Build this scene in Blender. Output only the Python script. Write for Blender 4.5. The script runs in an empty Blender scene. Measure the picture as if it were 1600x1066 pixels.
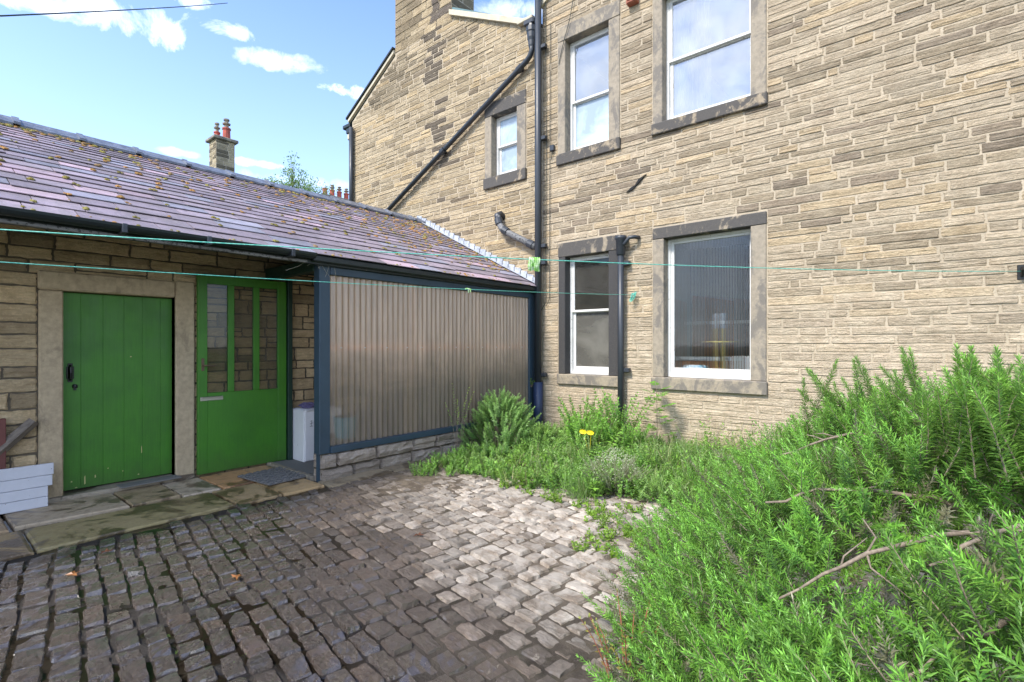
import bpy, math, random
import numpy as np
from mathutils import Vector, noise as mnoise

random.seed(7)
rng = np.random.default_rng(11)
R = math.radians
sc = bpy.context.scene

# ------------------------------------------------------------------ camera
cam_d = bpy.data.cameras.new("camera")
cam = bpy.data.objects.new("camera", cam_d)
sc.collection.objects.link(cam)
cam.location = (5.06, -6.65, 1.45)
cam.rotation_euler = (R(90), 0, R(39.82))
cam_d.sensor_width = 36
cam_d.lens = 17.82
cam_d.shift_y = 0.0044
cam_d.clip_start = 0.05
cam_d.clip_end = 3000
sc.camera = cam

# ------------------------------------------------------------------ light
SUN_EL, SUN_AZ = 48.0, 262.0      # azimuth measured counter-clockwise from +X
EXPOSURE = 1.2
sd = Vector((math.cos(R(SUN_EL)) * math.cos(R(SUN_AZ)), math.cos(R(SUN_EL)) * math.sin(R(SUN_AZ)), math.sin(R(SUN_EL))))
sun_d = bpy.data.lights.new("sun", 'SUN')
sun_d.energy = 2.75
sun_d.angle = R(11)
sun_d.color = (1.0, 0.93, 0.83)
sun = bpy.data.objects.new("sun", sun_d)
sun.rotation_euler = sd.to_track_quat('Z', 'Y').to_euler()
sun.location = (6, -12, 14)
sc.collection.objects.link(sun)

sc.view_settings.view_transform = 'Standard'
sc.view_settings.look = 'None'
sc.view_settings.exposure = EXPOSURE
sc.view_settings.gamma = 1.0
sc.view_settings.use_curve_mapping = False
sc.cycles.max_bounces = 10
sc.cycles.transparent_max_bounces = 24
sc.cycles.sample_clamp_indirect = 6

C_CAM = (5.06, -6.65, 1.45)
RT, FW = (0.768, 0.640), (-0.640, 0.768)      # ground axes of the view, for laying out the bush


def dirpx(px, py):
    a, b = (px - 800) / 792, (540 - py) / 792
    return Vector((a * RT[0] + FW[0], a * RT[1] + FW[1], b)).normalized()


world = bpy.data.worlds.new("World")
sc.world = world
world.use_nodes = True
wt = world.node_tree
wt.nodes.clear()


class NT:
    """tiny node helper"""
    def __init__(s, tree): s.t = tree
    def n(s, typ, **kw):
        nd = s.t.nodes.new(typ)
        ins = kw.pop('ins', {})
        for k, v in kw.items(): setattr(nd, k, v)
        for k, v in ins.items():
            if isinstance(v, bpy.types.NodeSocket): s.t.links.new(v, nd.inputs[k])
            else: nd.inputs[k].default_value = v
        return nd
    def math(s, op, a, b=0.0, clamp=False):
        return s.n('ShaderNodeMath', operation=op, use_clamp=clamp, ins={0: a, 1: b}).outputs[0]
    def mix(s, fac, a, b, blend='MIX'):
        nd = s.n('ShaderNodeMix', data_type='RGBA', blend_type=blend)
        for k, v in ((0, fac), (6, a), (7, b)):
            if isinstance(v, bpy.types.NodeSocket): s.t.links.new(v, nd.inputs[k])
            else: nd.inputs[k].default_value = v if k == 0 else (tuple(v) + (1,))[:4]
        return nd.outputs[2]
    def noise(s, vec, scale, detail=4, rough=0.55, dist=0.0, out=0):
        return s.n('ShaderNodeTexNoise', ins={'Vector': vec, 'Scale': scale, 'Detail': detail, 'Roughness': rough, 'Distortion': dist}).outputs[out]
    def ramp(s, fac, a, b):
        return s.n('ShaderNodeMapRange', clamp=True, ins={0: fac, 1: a, 2: b, 3: 0.0, 4: 1.0}).outputs[0]
    def vmath(s, op, a, b=None, out=0):
        ins = {0: a}
        if b is not None: ins[1] = b
        return s.n('ShaderNodeVectorMath', operation=op, ins=ins).outputs[out]


W = NT(wt)
sky = W.n('ShaderNodeTexSky', sky_type='NISHITA', sun_disc=False, sun_elevation=R(SUN_EL), sun_rotation=R(90 - SUN_AZ), air_density=1.0, dust_density=0.6, ozone_density=2.2)
tc = W.n('ShaderNodeTexCoord').outputs['Generated']
cl_col = (8.3, 8.6, 9.0)
nz = W.noise(tc, 13.0, 9, 0.66, .4)
nz2 = W.noise(tc, 3.2, 6, 0.6)
total = None
# clouds hang in these directions of the sky: (x, y, half width, half height, strength)
for (px, py, su, sv, st) in [(165, 16, .085, .022, .9), (60, 3, .08, .012, .8), (350, 43, .042, .011, .95), (540, 142, .038, .010, 1.2), (790, 18, .06, .016, .6),
                             (440, 97, .06, .012, .55), (410, 257, .050, .006, .8), (470, 283, .08, .010, .3), (275, 238, .03, .005, .4), (305, 4, .03, .010, .9)]:
    c = dirpx(px, py)
    e1 = Vector((0, 0, 1)).cross(c).normalized()
    e2 = c.cross(e1)
    u = W.math('DIVIDE', W.vmath('DOT_PRODUCT', tc, tuple(e1), out=1), su)
    v = W.math('DIVIDE', W.vmath('DOT_PRODUCT', tc, tuple(e2), out=1), sv)
    f = W.math('GREATER_THAN', W.vmath('DOT_PRODUCT', tc, tuple(c), out=1), 0.0)
    r2 = W.math('ADD', W.math('MULTIPLY', u, u), W.math('MULTIPLY', v, v))
    m = W.math('SUBTRACT', 1.0, W.math('MULTIPLY', r2, 0.62))
    m = W.math('ADD', m, W.math('MULTIPLY', W.math('SUBTRACT', nz, 0.52), 6.0))
    m = W.math('MULTIPLY', W.math('MULTIPLY', W.ramp(m, 0.0, 1.9), st), f)
    total = m if total is None else W.math('MAXIMUM', total, m)
# broken cloud over the half of the sky behind the viewer
back = W.ramp(W.vmath('DOT_PRODUCT', tc, (0.45, -0.85, 0.1), out=1), 0.05, 0.5)
bc = W.math('MULTIPLY', W.ramp(nz2, 0.46, 0.60), W.math('MULTIPLY', back, 0.85))
total = W.math('MAXIMUM', total, bc)
hz = W.ramp(W.n('ShaderNodeSeparateXYZ', ins={0: tc}).outputs[2], 0.75, 0.0)
skyc = W.mix(1.0, sky.outputs[0], (0.80, 0.90, 1.09), 'MULTIPLY')
skyc = W.mix(W.math('MULTIPLY', W.math('POWER', hz, 1.6), 0.45), skyc, (4.8, 6.0, 7.9))
skyc = W.mix(total, skyc, cl_col)
bg = W.n('ShaderNodeBackground', ins={'Color': skyc, 'Strength': 0.15})
out = W.n('ShaderNodeOutputWorld', ins={'Surface': bg.outputs[0]})

# ------------------------------------------------------------------ materials
MATS = {}


def mat(name, build):
    m = bpy.data.materials.new(name)
    m.use_nodes = True
    m.node_tree.nodes.clear()
    h = NT(m.node_tree)
    sh = build(h)
    h.n('ShaderNodeOutputMaterial', ins={'Surface': sh})
    MATS[name] = m
    return m


def bsdf(h, col, rough=0.6, metal=0.0, bump=None, bdist=0.01, bstr=0.6, **kw):
    ins = {'Roughness': rough, 'Metallic': metal}
    ins['Base Color'] = col if isinstance(col, bpy.types.NodeSocket) else (tuple(col) + (1,))[:4]
    for k, v in kw.items(): ins[k.replace('_', ' ')] = v
    if bump is not None:
        ins['Normal'] = h.n('ShaderNodeBump', ins={'Strength': bstr, 'Distance': bdist, 'Height': bump}).outputs[0]
    return h.n('ShaderNodeBsdfPrincipled', ins=ins).outputs[0]


def pos(h):
    return h.n('ShaderNodeNewGeometry').outputs['Position']


def m_stone(h):
    a = h.n('ShaderNodeAttribute', attribute_name='Col')
    p = pos(h)
    n1, n2, n3 = h.noise(p, 5, 5), h.noise(p, 45, 5, 0.7), h.noise(p, 14, 4, 0.6, 1.0)
    c = h.mix(h.ramp(n1, .35, .7), a.outputs[0], h.mix(1, a.outputs[0], (.74, .70, .66), 'MULTIPLY'))
    c = h.mix(h.math('MULTIPLY', h.ramp(n2, .50, .72), .55), c, h.mix(1, a.outputs[0], (1.4, 1.36, 1.3), 'MULTIPLY'))
    c = h.mix(h.math('MULTIPLY', h.ramp(n3, .60, .75), .5), c, h.mix(1, a.outputs[0], (.48, .46, .44), 'MULTIPLY'))
    st = h.noise(h.vmath('MULTIPLY', p, (3.2, 3.2, 26)), 2.2, 6, .7, .5)
    c = h.mix(h.math('MULTIPLY', h.ramp(st, .50, .64), .55), c, h.mix(1, a.outputs[0], (.60, .56, .50), 'MULTIPLY'))
    c = h.mix(h.math('MULTIPLY', h.ramp(st, .46, .34), .40), c, h.mix(1, a.outputs[0], (1.30, 1.27, 1.2), 'MULTIPLY'))
    b = h.math('ADD', h.math('ADD', h.math('MULTIPLY', n2, .6), n3), h.math('MULTIPLY', st, 1.3))
    return bsdf(h, c, .92, bump=b, bdist=.022, bstr=.85)


mat('stone', m_stone)


def m_mortar(h):
    p = pos(h)
    z = h.n('ShaderNodeSeparateXYZ', ins={0: p}).outputs[2]
    c = h.mix(h.ramp(h.noise(p, 2.2, 4), .35, .65), (.45, .38, .28), (.36, .30, .215))
    c = h.mix(h.math('MULTIPLY', h.ramp(h.noise(p, 30, 5, .7), .5, .75), .5), c, (.20, .165, .12))
    return bsdf(h, c, .95, bump=h.noise(p, 60, 5, .7), bdist=.01, bstr=.8)


mat('mortar', m_mortar)
mat('dark_joint', lambda h: bsdf(h, h.mix(h.noise(pos(h), 12), (.06, .05, .035), (.16, .13, .09)), .95, bump=h.noise(pos(h), 50), bdist=.01))


def m_ash(soot, tan=(.36, .30, .21), dark=(.055, .053, .052), streak=1.0):
    def f(h):
        p = pos(h)
        sp = h.vmath('MULTIPLY', p, (1, 1, .6))
        n = h.math('ADD', h.math('MULTIPLY', h.noise(sp, 4.0, 8, .68, .8), .8), h.math('MULTIPLY', h.noise(p, 14, 5, .7), .25))
        n4 = h.noise(p, 120, 4, .8)
        c = h.mix(h.ramp(h.noise(p, 22, 4), .3, .7), tan, tuple(v * .72 for v in tan))
        n = h.math('ADD', h.math('MULTIPLY', h.math('SUBTRACT', n, .525), 2.4), .5)
        c = h.mix(h.math('MULTIPLY', h.ramp(n, .92 - soot, 1.10 - soot), .93), c, dark)
        c = h.mix(h.math('MULTIPLY', h.ramp(n4, .58, .7), .35), c, tuple(v * 1.5 for v in tan))
        return bsdf(h, c, .88, bump=h.math('ADD', n4, h.noise(p, 35, 4)), bdist=.006, bstr=.5)
    return f


mat('lintel_stone', m_ash(.66, (.30, .25, .18)))
mat('jamb_stone', m_ash(.42, (.31, .265, .20), (.15, .135, .115)))
mat('black_jamb_stone', m_ash(1.1, (.30, .25, .18), (.026, .028, .033)))
mat('sill_stone', m_ash(.50, (.33, .28, .205), (.15, .135, .115)))
mat('dark_sill_stone', m_ash(.62, (.32, .26, .18)))
mat('surround_stone', m_ash(.30, (.52, .41, .265), (.30, .235, .155)))


def m_paint(col, chip=(.5, .45, .3), amt=.66, rough=.35, dirt=.25, bsc=.15):
    def f(h):
        p = pos(h)
        c = h.mix(h.math('MULTIPLY', h.ramp(h.noise(p, 3.5, 5, .65), .4, .75), dirt), col, tuple(v * .45 for v in col))
        ch = h.ramp(h.noise(p, 38, 3, .6), amt, amt + .02)
        c = h.mix(ch, c, chip)
        rr = h.math('ADD', rough, h.math('MULTIPLY', h.noise(p, 12, 4), .25))
        b = h.math('SUBTRACT', h.math('MULTIPLY', h.noise(p, 25, 4), .4), ch)
        return bsdf(h, c, rr, bump=b, bdist=.002, bstr=bsc * 3)
    return f


def m_green(h):
    p = pos(h)
    z = h.n('ShaderNodeSeparateXYZ', ins={0: p}).outputs[2]
    br = h.noise(h.vmath('MULTIPLY', p, (40, 40, 2.2)), 2.0, 6, .7)
    c = h.mix(h.ramp(br, .35, .65), (.052, .215, .012), (.042, .175, .011))
    c = h.mix(h.math('MULTIPLY', h.ramp(h.noise(p, 2.6, 5, .65), .42, .72), .5), c, (.024, .100, .014))
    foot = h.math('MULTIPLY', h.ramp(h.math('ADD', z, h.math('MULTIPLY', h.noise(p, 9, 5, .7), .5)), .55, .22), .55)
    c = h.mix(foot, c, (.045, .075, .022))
    ch = h.ramp(h.noise(p, 30, 4, .7), .765, .775)
    c = h.mix(ch, c, (.42, .40, .16))
    rr = h.math('ADD', .30, h.math('MULTIPLY', h.noise(p, 8, 5, .7), .4))
    b = h.math('SUBTRACT', h.math('ADD', h.math('MULTIPLY', br, .35), h.math('MULTIPLY', h.noise(p, 5, 3), .6)), ch)
    return bsdf(h, c, rr, bump=b, bdist=.003, bstr=.55)


mat('green_paint', m_green)
mat('dark_green_paint', m_paint((.008, .035, .022), (.1, .1, .08), .78, .45))
mat('blue_paint', m_paint((.030, .058, .085), (.22, .22, .22), .76, .4, .4))
mat('white_paint', m_paint((.66, .66, .63), (.26, .22, .16), .665, .4, .40))
mat('white_board_paint', m_paint((.60, .61, .66), (.12, .09, .06), .70, .55, .3, .4))
mat('red_brown_paint', m_paint((.16, .055, .045), (.3, .25, .2), .72, .6, .4))
mat('iron_paint', m_paint((.028, .034, .042), (.25, .25, .25), .74, .30, .2))
mat('blue_iron_paint', m_paint((.018, .035, .085), (.30, .32, .36), .70, .32, .2))
mat('grey_iron_paint', m_paint((.20, .20, .20), (.05, .05, .05), .56, .5, .5))
mat('gutter_black', m_paint((.012, .020, .022), (.35, .35, .33), .745, .35, .2))
mat('black_iron', lambda h: bsdf(h, (.006, .006, .006), .4))
mat('door_gap', lambda h: bsdf(h, (.01, .01, .01), .9))
mat('brass', lambda h: bsdf(h, (.55, .42, .12), .3, .9))
mat('steel', lambda h: bsdf(h, (.45, .43, .40), .35, .9, bump=h.noise(pos(h), 80), bdist=.001))
mat('rusty_steel', lambda h: bsdf(h, h.mix(h.noise(pos(h), 40), (.22, .14, .08), (.10, .08, .06)), .6, .5))


def m_wood(a, b, rough=.7, axis=(1, 1, .06), sc_=60):
    def f(h):
        p = h.vmath('MULTIPLY', pos(h), axis)
        n = h.noise(p, sc_, 6, .65, .4)
        return bsdf(h, h.mix(h.ramp(n, .3, .7), a, b), rough, bump=n, bdist=.003)
    return f


mat('weathered_wood', m_wood((.24, .20, .16), (.10, .08, .065), .85, (1, .25, .25)))
mat('orange_wood', m_wood((.60, .27, .12), (.46, .19, .08), .4))
mat('batten_wood', m_wood((.80, .40, .24), (.65, .32, .18), .7, (1, .1, 1)))
mat('pale_timber', m_wood((.44, .34, .24), (.33, .25, .17), .7))
mat('navy_wall', lambda h: bsdf(h, h.mix(h.ramp(h.noise(pos(h), 1.5), .4, .6), (.030, .048, .075), (.06, .085, .11)), .6))
mat('room_wall', lambda h: bsdf(h, (.55, .56, .52), .9))
mat('room_white', lambda h: bsdf(h, (.78, .79, .80), .9))
mat('room_floor', lambda h: bsdf(h, (.16, .12, .09), .7))


def m_slate(h):
    a = h.n('ShaderNodeAttribute', attribute_name='Col')
    p = pos(h)
    n1, n2 = h.noise(p, 3.5, 5, .65, .5), h.noise(p, 28, 6, .75, .3)
    c = h.mix(h.ramp(n1, .4, .62), a.outputs[0], h.mix(1, a.outputs[0], (1.35, 1.3, 1.4), 'MULTIPLY'))
    c = h.mix(h.math('MULTIPLY', h.ramp(n2, .56, .70), .55), c, (.36, .33, .34))
    c = h.mix(h.math('MULTIPLY', h.ramp(h.noise(p, 11, 5, .7), .58, .72), .5), c, (.06, .045, .055))
    rr = h.math('ADD', .42, h.math('MULTIPLY', n2, .35))
    return bsdf(h, c, rr, bump=h.math('ADD', n2, h.noise(p, 9, 4)), bdist=.008, bstr=.5)


mat('slate', m_slate)
mat('ridge_slate', lambda h: bsdf(h, h.mix(h.ramp(h.noise(pos(h), 9, 5, .7), .4, .65), (.09, .10, .125), (.19, .21, .25)), .4, bump=h.noise(pos(h), 40), bdist=.004))
mat('lead', lambda h: bsdf(h, h.mix(h.ramp(h.noise(pos(h), 12, 5, .7), .4, .65), (.44, .47, .52), (.24, .26, .30)), .5, .0, bump=h.noise(pos(h), 25), bdist=.006))
mat('cream_stone', lambda h: bsdf(h, h.mix(h.ramp(h.noise(pos(h), 7, 5, .7), .35, .65), (.55, .50, .38), (.42, .37, .27)), .85, bump=h.noise(pos(h), 50), bdist=.004))
mat('teal_slate', lambda h: bsdf(h, h.mix(h.noise(pos(h), 14), (.05, .11, .12), (.12, .20, .20)), .5))


def m_attr(rough=.8, trans=0.0, sc_=30, tint=(1.3, 1.25, .9)):
    def f(h):
        a = h.n('ShaderNodeAttribute', attribute_name='Col').outputs[0]
        p = pos(h)
        c = h.mix(h.ramp(h.noise(p, sc_, 2), .35, .65), a, h.mix(1, a, (.78, .80, .75), 'MULTIPLY'))
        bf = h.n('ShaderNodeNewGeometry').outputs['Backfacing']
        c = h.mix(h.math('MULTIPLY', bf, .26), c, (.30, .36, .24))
        s = bsdf(h, c, rough)
        if trans:
            t = h.n('ShaderNodeBsdfTranslucent', ins={'Color': h.mix(1, c, tint, 'MULTIPLY')}).outputs[0]
            s = h.n('ShaderNodeMixShader', ins={0: trans, 1: s, 2: t}).outputs[0]
        return s
    return f


mat('leaf', m_attr(.42, .35))
mat('moss', lambda h: bsdf(h, h.n('ShaderNodeAttribute', attribute_name='Col').outputs[0], 1.0, bump=h.noise(pos(h), 160, 3), bdist=.01, bstr=1))
mat('bark', m_wood((.30, .24, .18), (.11, .085, .065), .9, (1, 1, 1), 50))
mat('terracotta', lambda h: bsdf(h, h.mix(h.ramp(h.noise(pos(h), 6), .4, .65), (.42, .085, .055), (.27, .07, .05)), .8))


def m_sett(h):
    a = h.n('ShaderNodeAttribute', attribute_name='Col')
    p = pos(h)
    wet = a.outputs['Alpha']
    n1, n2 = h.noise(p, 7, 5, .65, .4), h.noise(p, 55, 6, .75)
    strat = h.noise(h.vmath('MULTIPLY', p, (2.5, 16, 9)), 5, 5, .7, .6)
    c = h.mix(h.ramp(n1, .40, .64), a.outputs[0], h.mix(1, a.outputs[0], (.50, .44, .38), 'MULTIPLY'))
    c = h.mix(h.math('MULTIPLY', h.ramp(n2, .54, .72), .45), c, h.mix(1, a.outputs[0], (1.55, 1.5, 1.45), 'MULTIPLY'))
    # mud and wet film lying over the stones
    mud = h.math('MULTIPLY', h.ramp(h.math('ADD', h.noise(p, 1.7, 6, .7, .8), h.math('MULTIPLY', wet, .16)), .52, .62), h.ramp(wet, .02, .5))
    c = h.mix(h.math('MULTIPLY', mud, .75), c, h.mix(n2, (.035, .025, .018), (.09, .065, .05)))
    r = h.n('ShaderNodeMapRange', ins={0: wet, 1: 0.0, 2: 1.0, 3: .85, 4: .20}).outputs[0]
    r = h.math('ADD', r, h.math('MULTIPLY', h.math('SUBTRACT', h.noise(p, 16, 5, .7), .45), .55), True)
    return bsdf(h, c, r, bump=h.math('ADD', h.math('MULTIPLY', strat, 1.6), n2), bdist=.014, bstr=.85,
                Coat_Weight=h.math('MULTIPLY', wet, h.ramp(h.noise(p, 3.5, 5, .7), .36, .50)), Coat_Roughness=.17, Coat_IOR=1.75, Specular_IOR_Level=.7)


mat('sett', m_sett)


def m_joint(h):
    p = pos(h)
    y = h.n('ShaderNodeSeparateXYZ', ins={0: p})
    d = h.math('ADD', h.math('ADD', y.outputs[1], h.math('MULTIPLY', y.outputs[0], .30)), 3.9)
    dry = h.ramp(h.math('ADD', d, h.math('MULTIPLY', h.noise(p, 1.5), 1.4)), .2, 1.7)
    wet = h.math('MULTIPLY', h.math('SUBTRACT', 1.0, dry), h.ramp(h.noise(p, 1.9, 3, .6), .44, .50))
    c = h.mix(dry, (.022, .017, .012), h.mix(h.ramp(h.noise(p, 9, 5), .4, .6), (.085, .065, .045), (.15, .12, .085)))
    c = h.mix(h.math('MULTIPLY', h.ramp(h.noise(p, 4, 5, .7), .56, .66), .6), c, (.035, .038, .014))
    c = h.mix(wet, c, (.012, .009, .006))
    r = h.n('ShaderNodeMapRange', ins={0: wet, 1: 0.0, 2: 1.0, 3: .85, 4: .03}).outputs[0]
    bs = h.math('MULTIPLY', h.math('SUBTRACT', 1.0, wet), h.noise(p, 70, 5, .7))
    return bsdf(h, c, r, bump=bs, bdist=.02, bstr=.8)


mat('joint_soil', m_joint)


def m_flag(h):
    a = h.n('ShaderNodeAttribute', attribute_name='Col')
    p = pos(h)
    n1 = h.noise(p, 2.2, 5, .65, .8)
    c = h.mix(h.ramp(n1, .50, .56), h.mix(1, a.outputs[0], (1.3, 1.25, 1.15), 'MULTIPLY'), h.mix(1, a.outputs[0], (.42, .36, .30), 'MULTIPLY'))
    c = h.mix(h.math('MULTIPLY', h.ramp(h.noise(p, 1.6, 5, .6, .5), .58, .68), .5), c, (.10, .09, .02))
    c = h.mix(h.math('MULTIPLY', h.ramp(h.noise(p, 13, 7, .75, .6), .48, .62), .45), c, h.mix(1, c, (.5, .45, .38), 'MULTIPLY'))
    c = h.mix(h.math('MULTIPLY', h.ramp(h.noise(p, 60, 5, .8), .52, .72), .5), c, (.40, .33, .24))
    r = h.n('ShaderNodeMapRange', ins={0: n1, 1: .46, 2: .56, 3: .8, 4: .32}).outputs[0]
    return bsdf(h, c, r, bump=h.math('ADD', h.noise(p, 8, 5, .7), h.math('MULTIPLY', h.noise(p, 70, 4), .3)), bdist=.012, bstr=.6)


mat('flagstone', m_flag)


def m_ground(h):
    p = pos(h)
    c = h.mix(h.ramp(h.noise(p, 1.2, 6, .7), .4, .6), (.05, .075, .02), (.09, .085, .04))
    return bsdf(h, c, .95, bump=h.noise(p, 12, 6, .8), bdist=.05)


mat('rough_ground', m_ground)


def m_glass(tint=(.9, .93, .93), ior=1.75, film=None, filmf=.0, dots=False):
    def f(h):
        fr = h.n('ShaderNodeFresnel', ins={'IOR': ior}).outputs[0]
        p = pos(h)
        b = h.n('ShaderNodeBump', ins={'Strength': .12 if not dots else .6, 'Distance': .01 if not dots else .004, 'Height': h.noise(p, 2.2, 2) if not dots else h.noise(p, 70, 2)}).outputs[0]
        g = h.n('ShaderNodeBsdfGlossy', ins={'Color': (1, 1, 1, 1), 'Roughness': .02 if not dots else .22, 'Normal': b}).outputs[0]
        t = h.n('ShaderNodeBsdfTransparent', ins={'Color': tint + (1,)}).outputs[0]
        if film is not None:
            fc_ = h.mix(h.ramp(h.noise(p, 1.8, 5, .6, .5), .38, .62), film, tuple(v * 1.7 for v in film))
            if dots:
                vo = h.n('ShaderNodeTexVoronoi', ins={'Vector': p, 'Scale': 42.0, 'Randomness': .35}).outputs[0]
                fc_ = h.mix(h.ramp(vo, .30, .18), fc_, tuple(v * 2.3 for v in film))
            d = h.n('ShaderNodeBsdfDiffuse', ins={'Color': fc_}).outputs[0]
            t = h.n('ShaderNodeMixShader', ins={0: filmf, 1: t, 2: d}).outputs[0]
        return h.n('ShaderNodeMixShader', ins={0: fr, 1: t, 2: g}).outputs[0]
    return f


mat('clear_glass', m_glass((.9, .93, .93), 2.9, (.55, .60, .64), .22))  # pale diffuse film and high IOR paint in a bright sky reflection
mat('dull_glass', m_glass((.66, .64, .55), 1.4, (.22, .215, .18), .12))  # mottled grey film stands in for reflections in the narrow lower window
mat('frosted_glass', m_glass((.8, .85, .9), 1.6, (.30, .38, .45), .9))
mat('dimpled_glass', m_glass((.5, .52, .50), 1.6, (.16, .155, .135), .55, True))
mat('ribbed_glass', lambda h: bsdf(h, (.93, .96, .97), .03, Transmission_Weight=1.0, IOR=1.42, Coat_Weight=.25, Coat_Roughness=.05, Coat_IOR=1.5))


def m_corr(h):
    p = pos(h)
    sp = h.vmath('MULTIPLY', p, (1, 7, .35))
    z = h.n('ShaderNodeSeparateXYZ', ins={0: p}).outputs[2]
    n = h.noise(sp, 3.0, 5, .65)
    big = h.noise(p, 1.3, 5, .65, .6)
    sp2 = h.noise(p, 95, 3, .8)
    col = h.mix(h.ramp(n, .38, .62), (.84, .62, .45), (.60, .45, .33))
    low_tone = h.ramp(h.math('ADD', z, h.math('MULTIPLY', big, .9)), 1.95, 1.35)  # darker, greyer and more see-through towards the bottom
    col = h.mix(h.math('MULTIPLY', low_tone, .6), col, (.22, .21, .17))
    col = h.mix(h.math('MULTIPLY', h.ramp(sp2, .66, .70), .8), col, (.80, .75, .66))
    d = bsdf(h, col, .16, Specular_IOR_Level=.8, IOR=1.5)
    tl = h.n('ShaderNodeBsdfTranslucent', ins={'Color': h.mix(1, col, (.9, .85, .8), 'MULTIPLY')}).outputs[0]
    d2 = h.n('ShaderNodeMixShader', ins={0: .25, 1: d, 2: tl}).outputs[0]
    t = h.n('ShaderNodeBsdfTransparent', ins={'Color': (.84, .78, .70, 1)}).outputs[0]
    fac = h.math('SUBTRACT', .68, h.math('MULTIPLY', low_tone, .14))
    return h.n('ShaderNodeMixShader', ins={0: fac, 1: t, 2: d2}).outputs[0]


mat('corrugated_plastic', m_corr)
mat('rubber', lambda h: bsdf(h, h.mix(h.noise(pos(h), 60), (.10, .095, .09), (.22, .21, .20)), .75, bump=h.noise(pos(h), 150), bdist=.004))
mat('grey_mat', lambda h: bsdf(h, h.mix(h.noise(pos(h), 120, 4, .8), (.11, .105, .10), (.26, .25, .24)), .9, bump=h.noise(pos(h), 200), bdist=.003))
mat('rope_green', lambda h: bsdf(h, h.mix(h.ramp(h.noise(pos(h), 60), .4, .6), (.06, .42, .32), (.20, .58, .46)), .45))
mat('wire_black', lambda h: bsdf(h, (.02, .03, .025), .6))
mat('pale_cable', lambda h: bsdf(h, (.50, .46, .38), .6))
mat('cloth_green', lambda h: bsdf(h, h.mix(h.ramp(h.noise(pos(h), 45), .4, .6), (.16, .40, .06), (.50, .62, .40)), .8))
mat('cabinet_white', m_paint((.74, .74, .76), (.12, .10, .10), .72, .5, .2, .3))
mat('paper', lambda h: bsdf(h, (.68, .68, .74), .8))
mat('purple_plastic', lambda h: bsdf(h, h.mix(h.noise(pos(h), 50), (.05, .04, .11), (.20, .18, .34)), .5, bump=h.noise(pos(h), 90), bdist=.01))
mat('green_label', lambda h: bsdf(h, (.10, .32, .06), .5))
mat('yellow_petal', lambda h: bsdf(h, (.80, .62, .02), .6))
mat('chip_cream', lambda h: bsdf(h, (.50, .47, .20), .8))
mat('curtain', lambda h: bsdf(h, (.75, .74, .72), .9))
mat('candle_wax', lambda h: bsdf(h, (.62, .52, .32), .6))
mat('blue_plastic', lambda h: bsdf(h, (.05, .38, .55), .5))
mat('towel', lambda h: bsdf(h, h.mix(h.ramp(h.noise(pos(h), 18), .45, .55), (.75, .78, .80), (.20, .50, .66)), .9))
mat('brick_red', lambda h: bsdf(h, (.30, .10, .06), .8))
mat('bench_dark', lambda h: bsdf(h, h.mix(h.noise(pos(h), 8), (.05, .045, .04), (.12, .11, .10)), .8))

# ------------------------------------------------------------------ mesh builder
COL = sc.collection


def tag(o, label=None, cat=None, group=None, kind=None):
    if label: o['label'] = label
    if cat: o['category'] = cat
    if group: o['group'] = group
    if kind: o['kind'] = kind
    return o


def empty(name, loc=(0, 0, 0)):
    o = bpy.data.objects.new(name, None)
    o.empty_display_size = .2
    o.location = loc
    COL.objects.link(o)
    return o


def wloc(o):
    v = Vector((0, 0, 0))
    while o is not None:
        v += o.location
        o = o.parent
    return v


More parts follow.
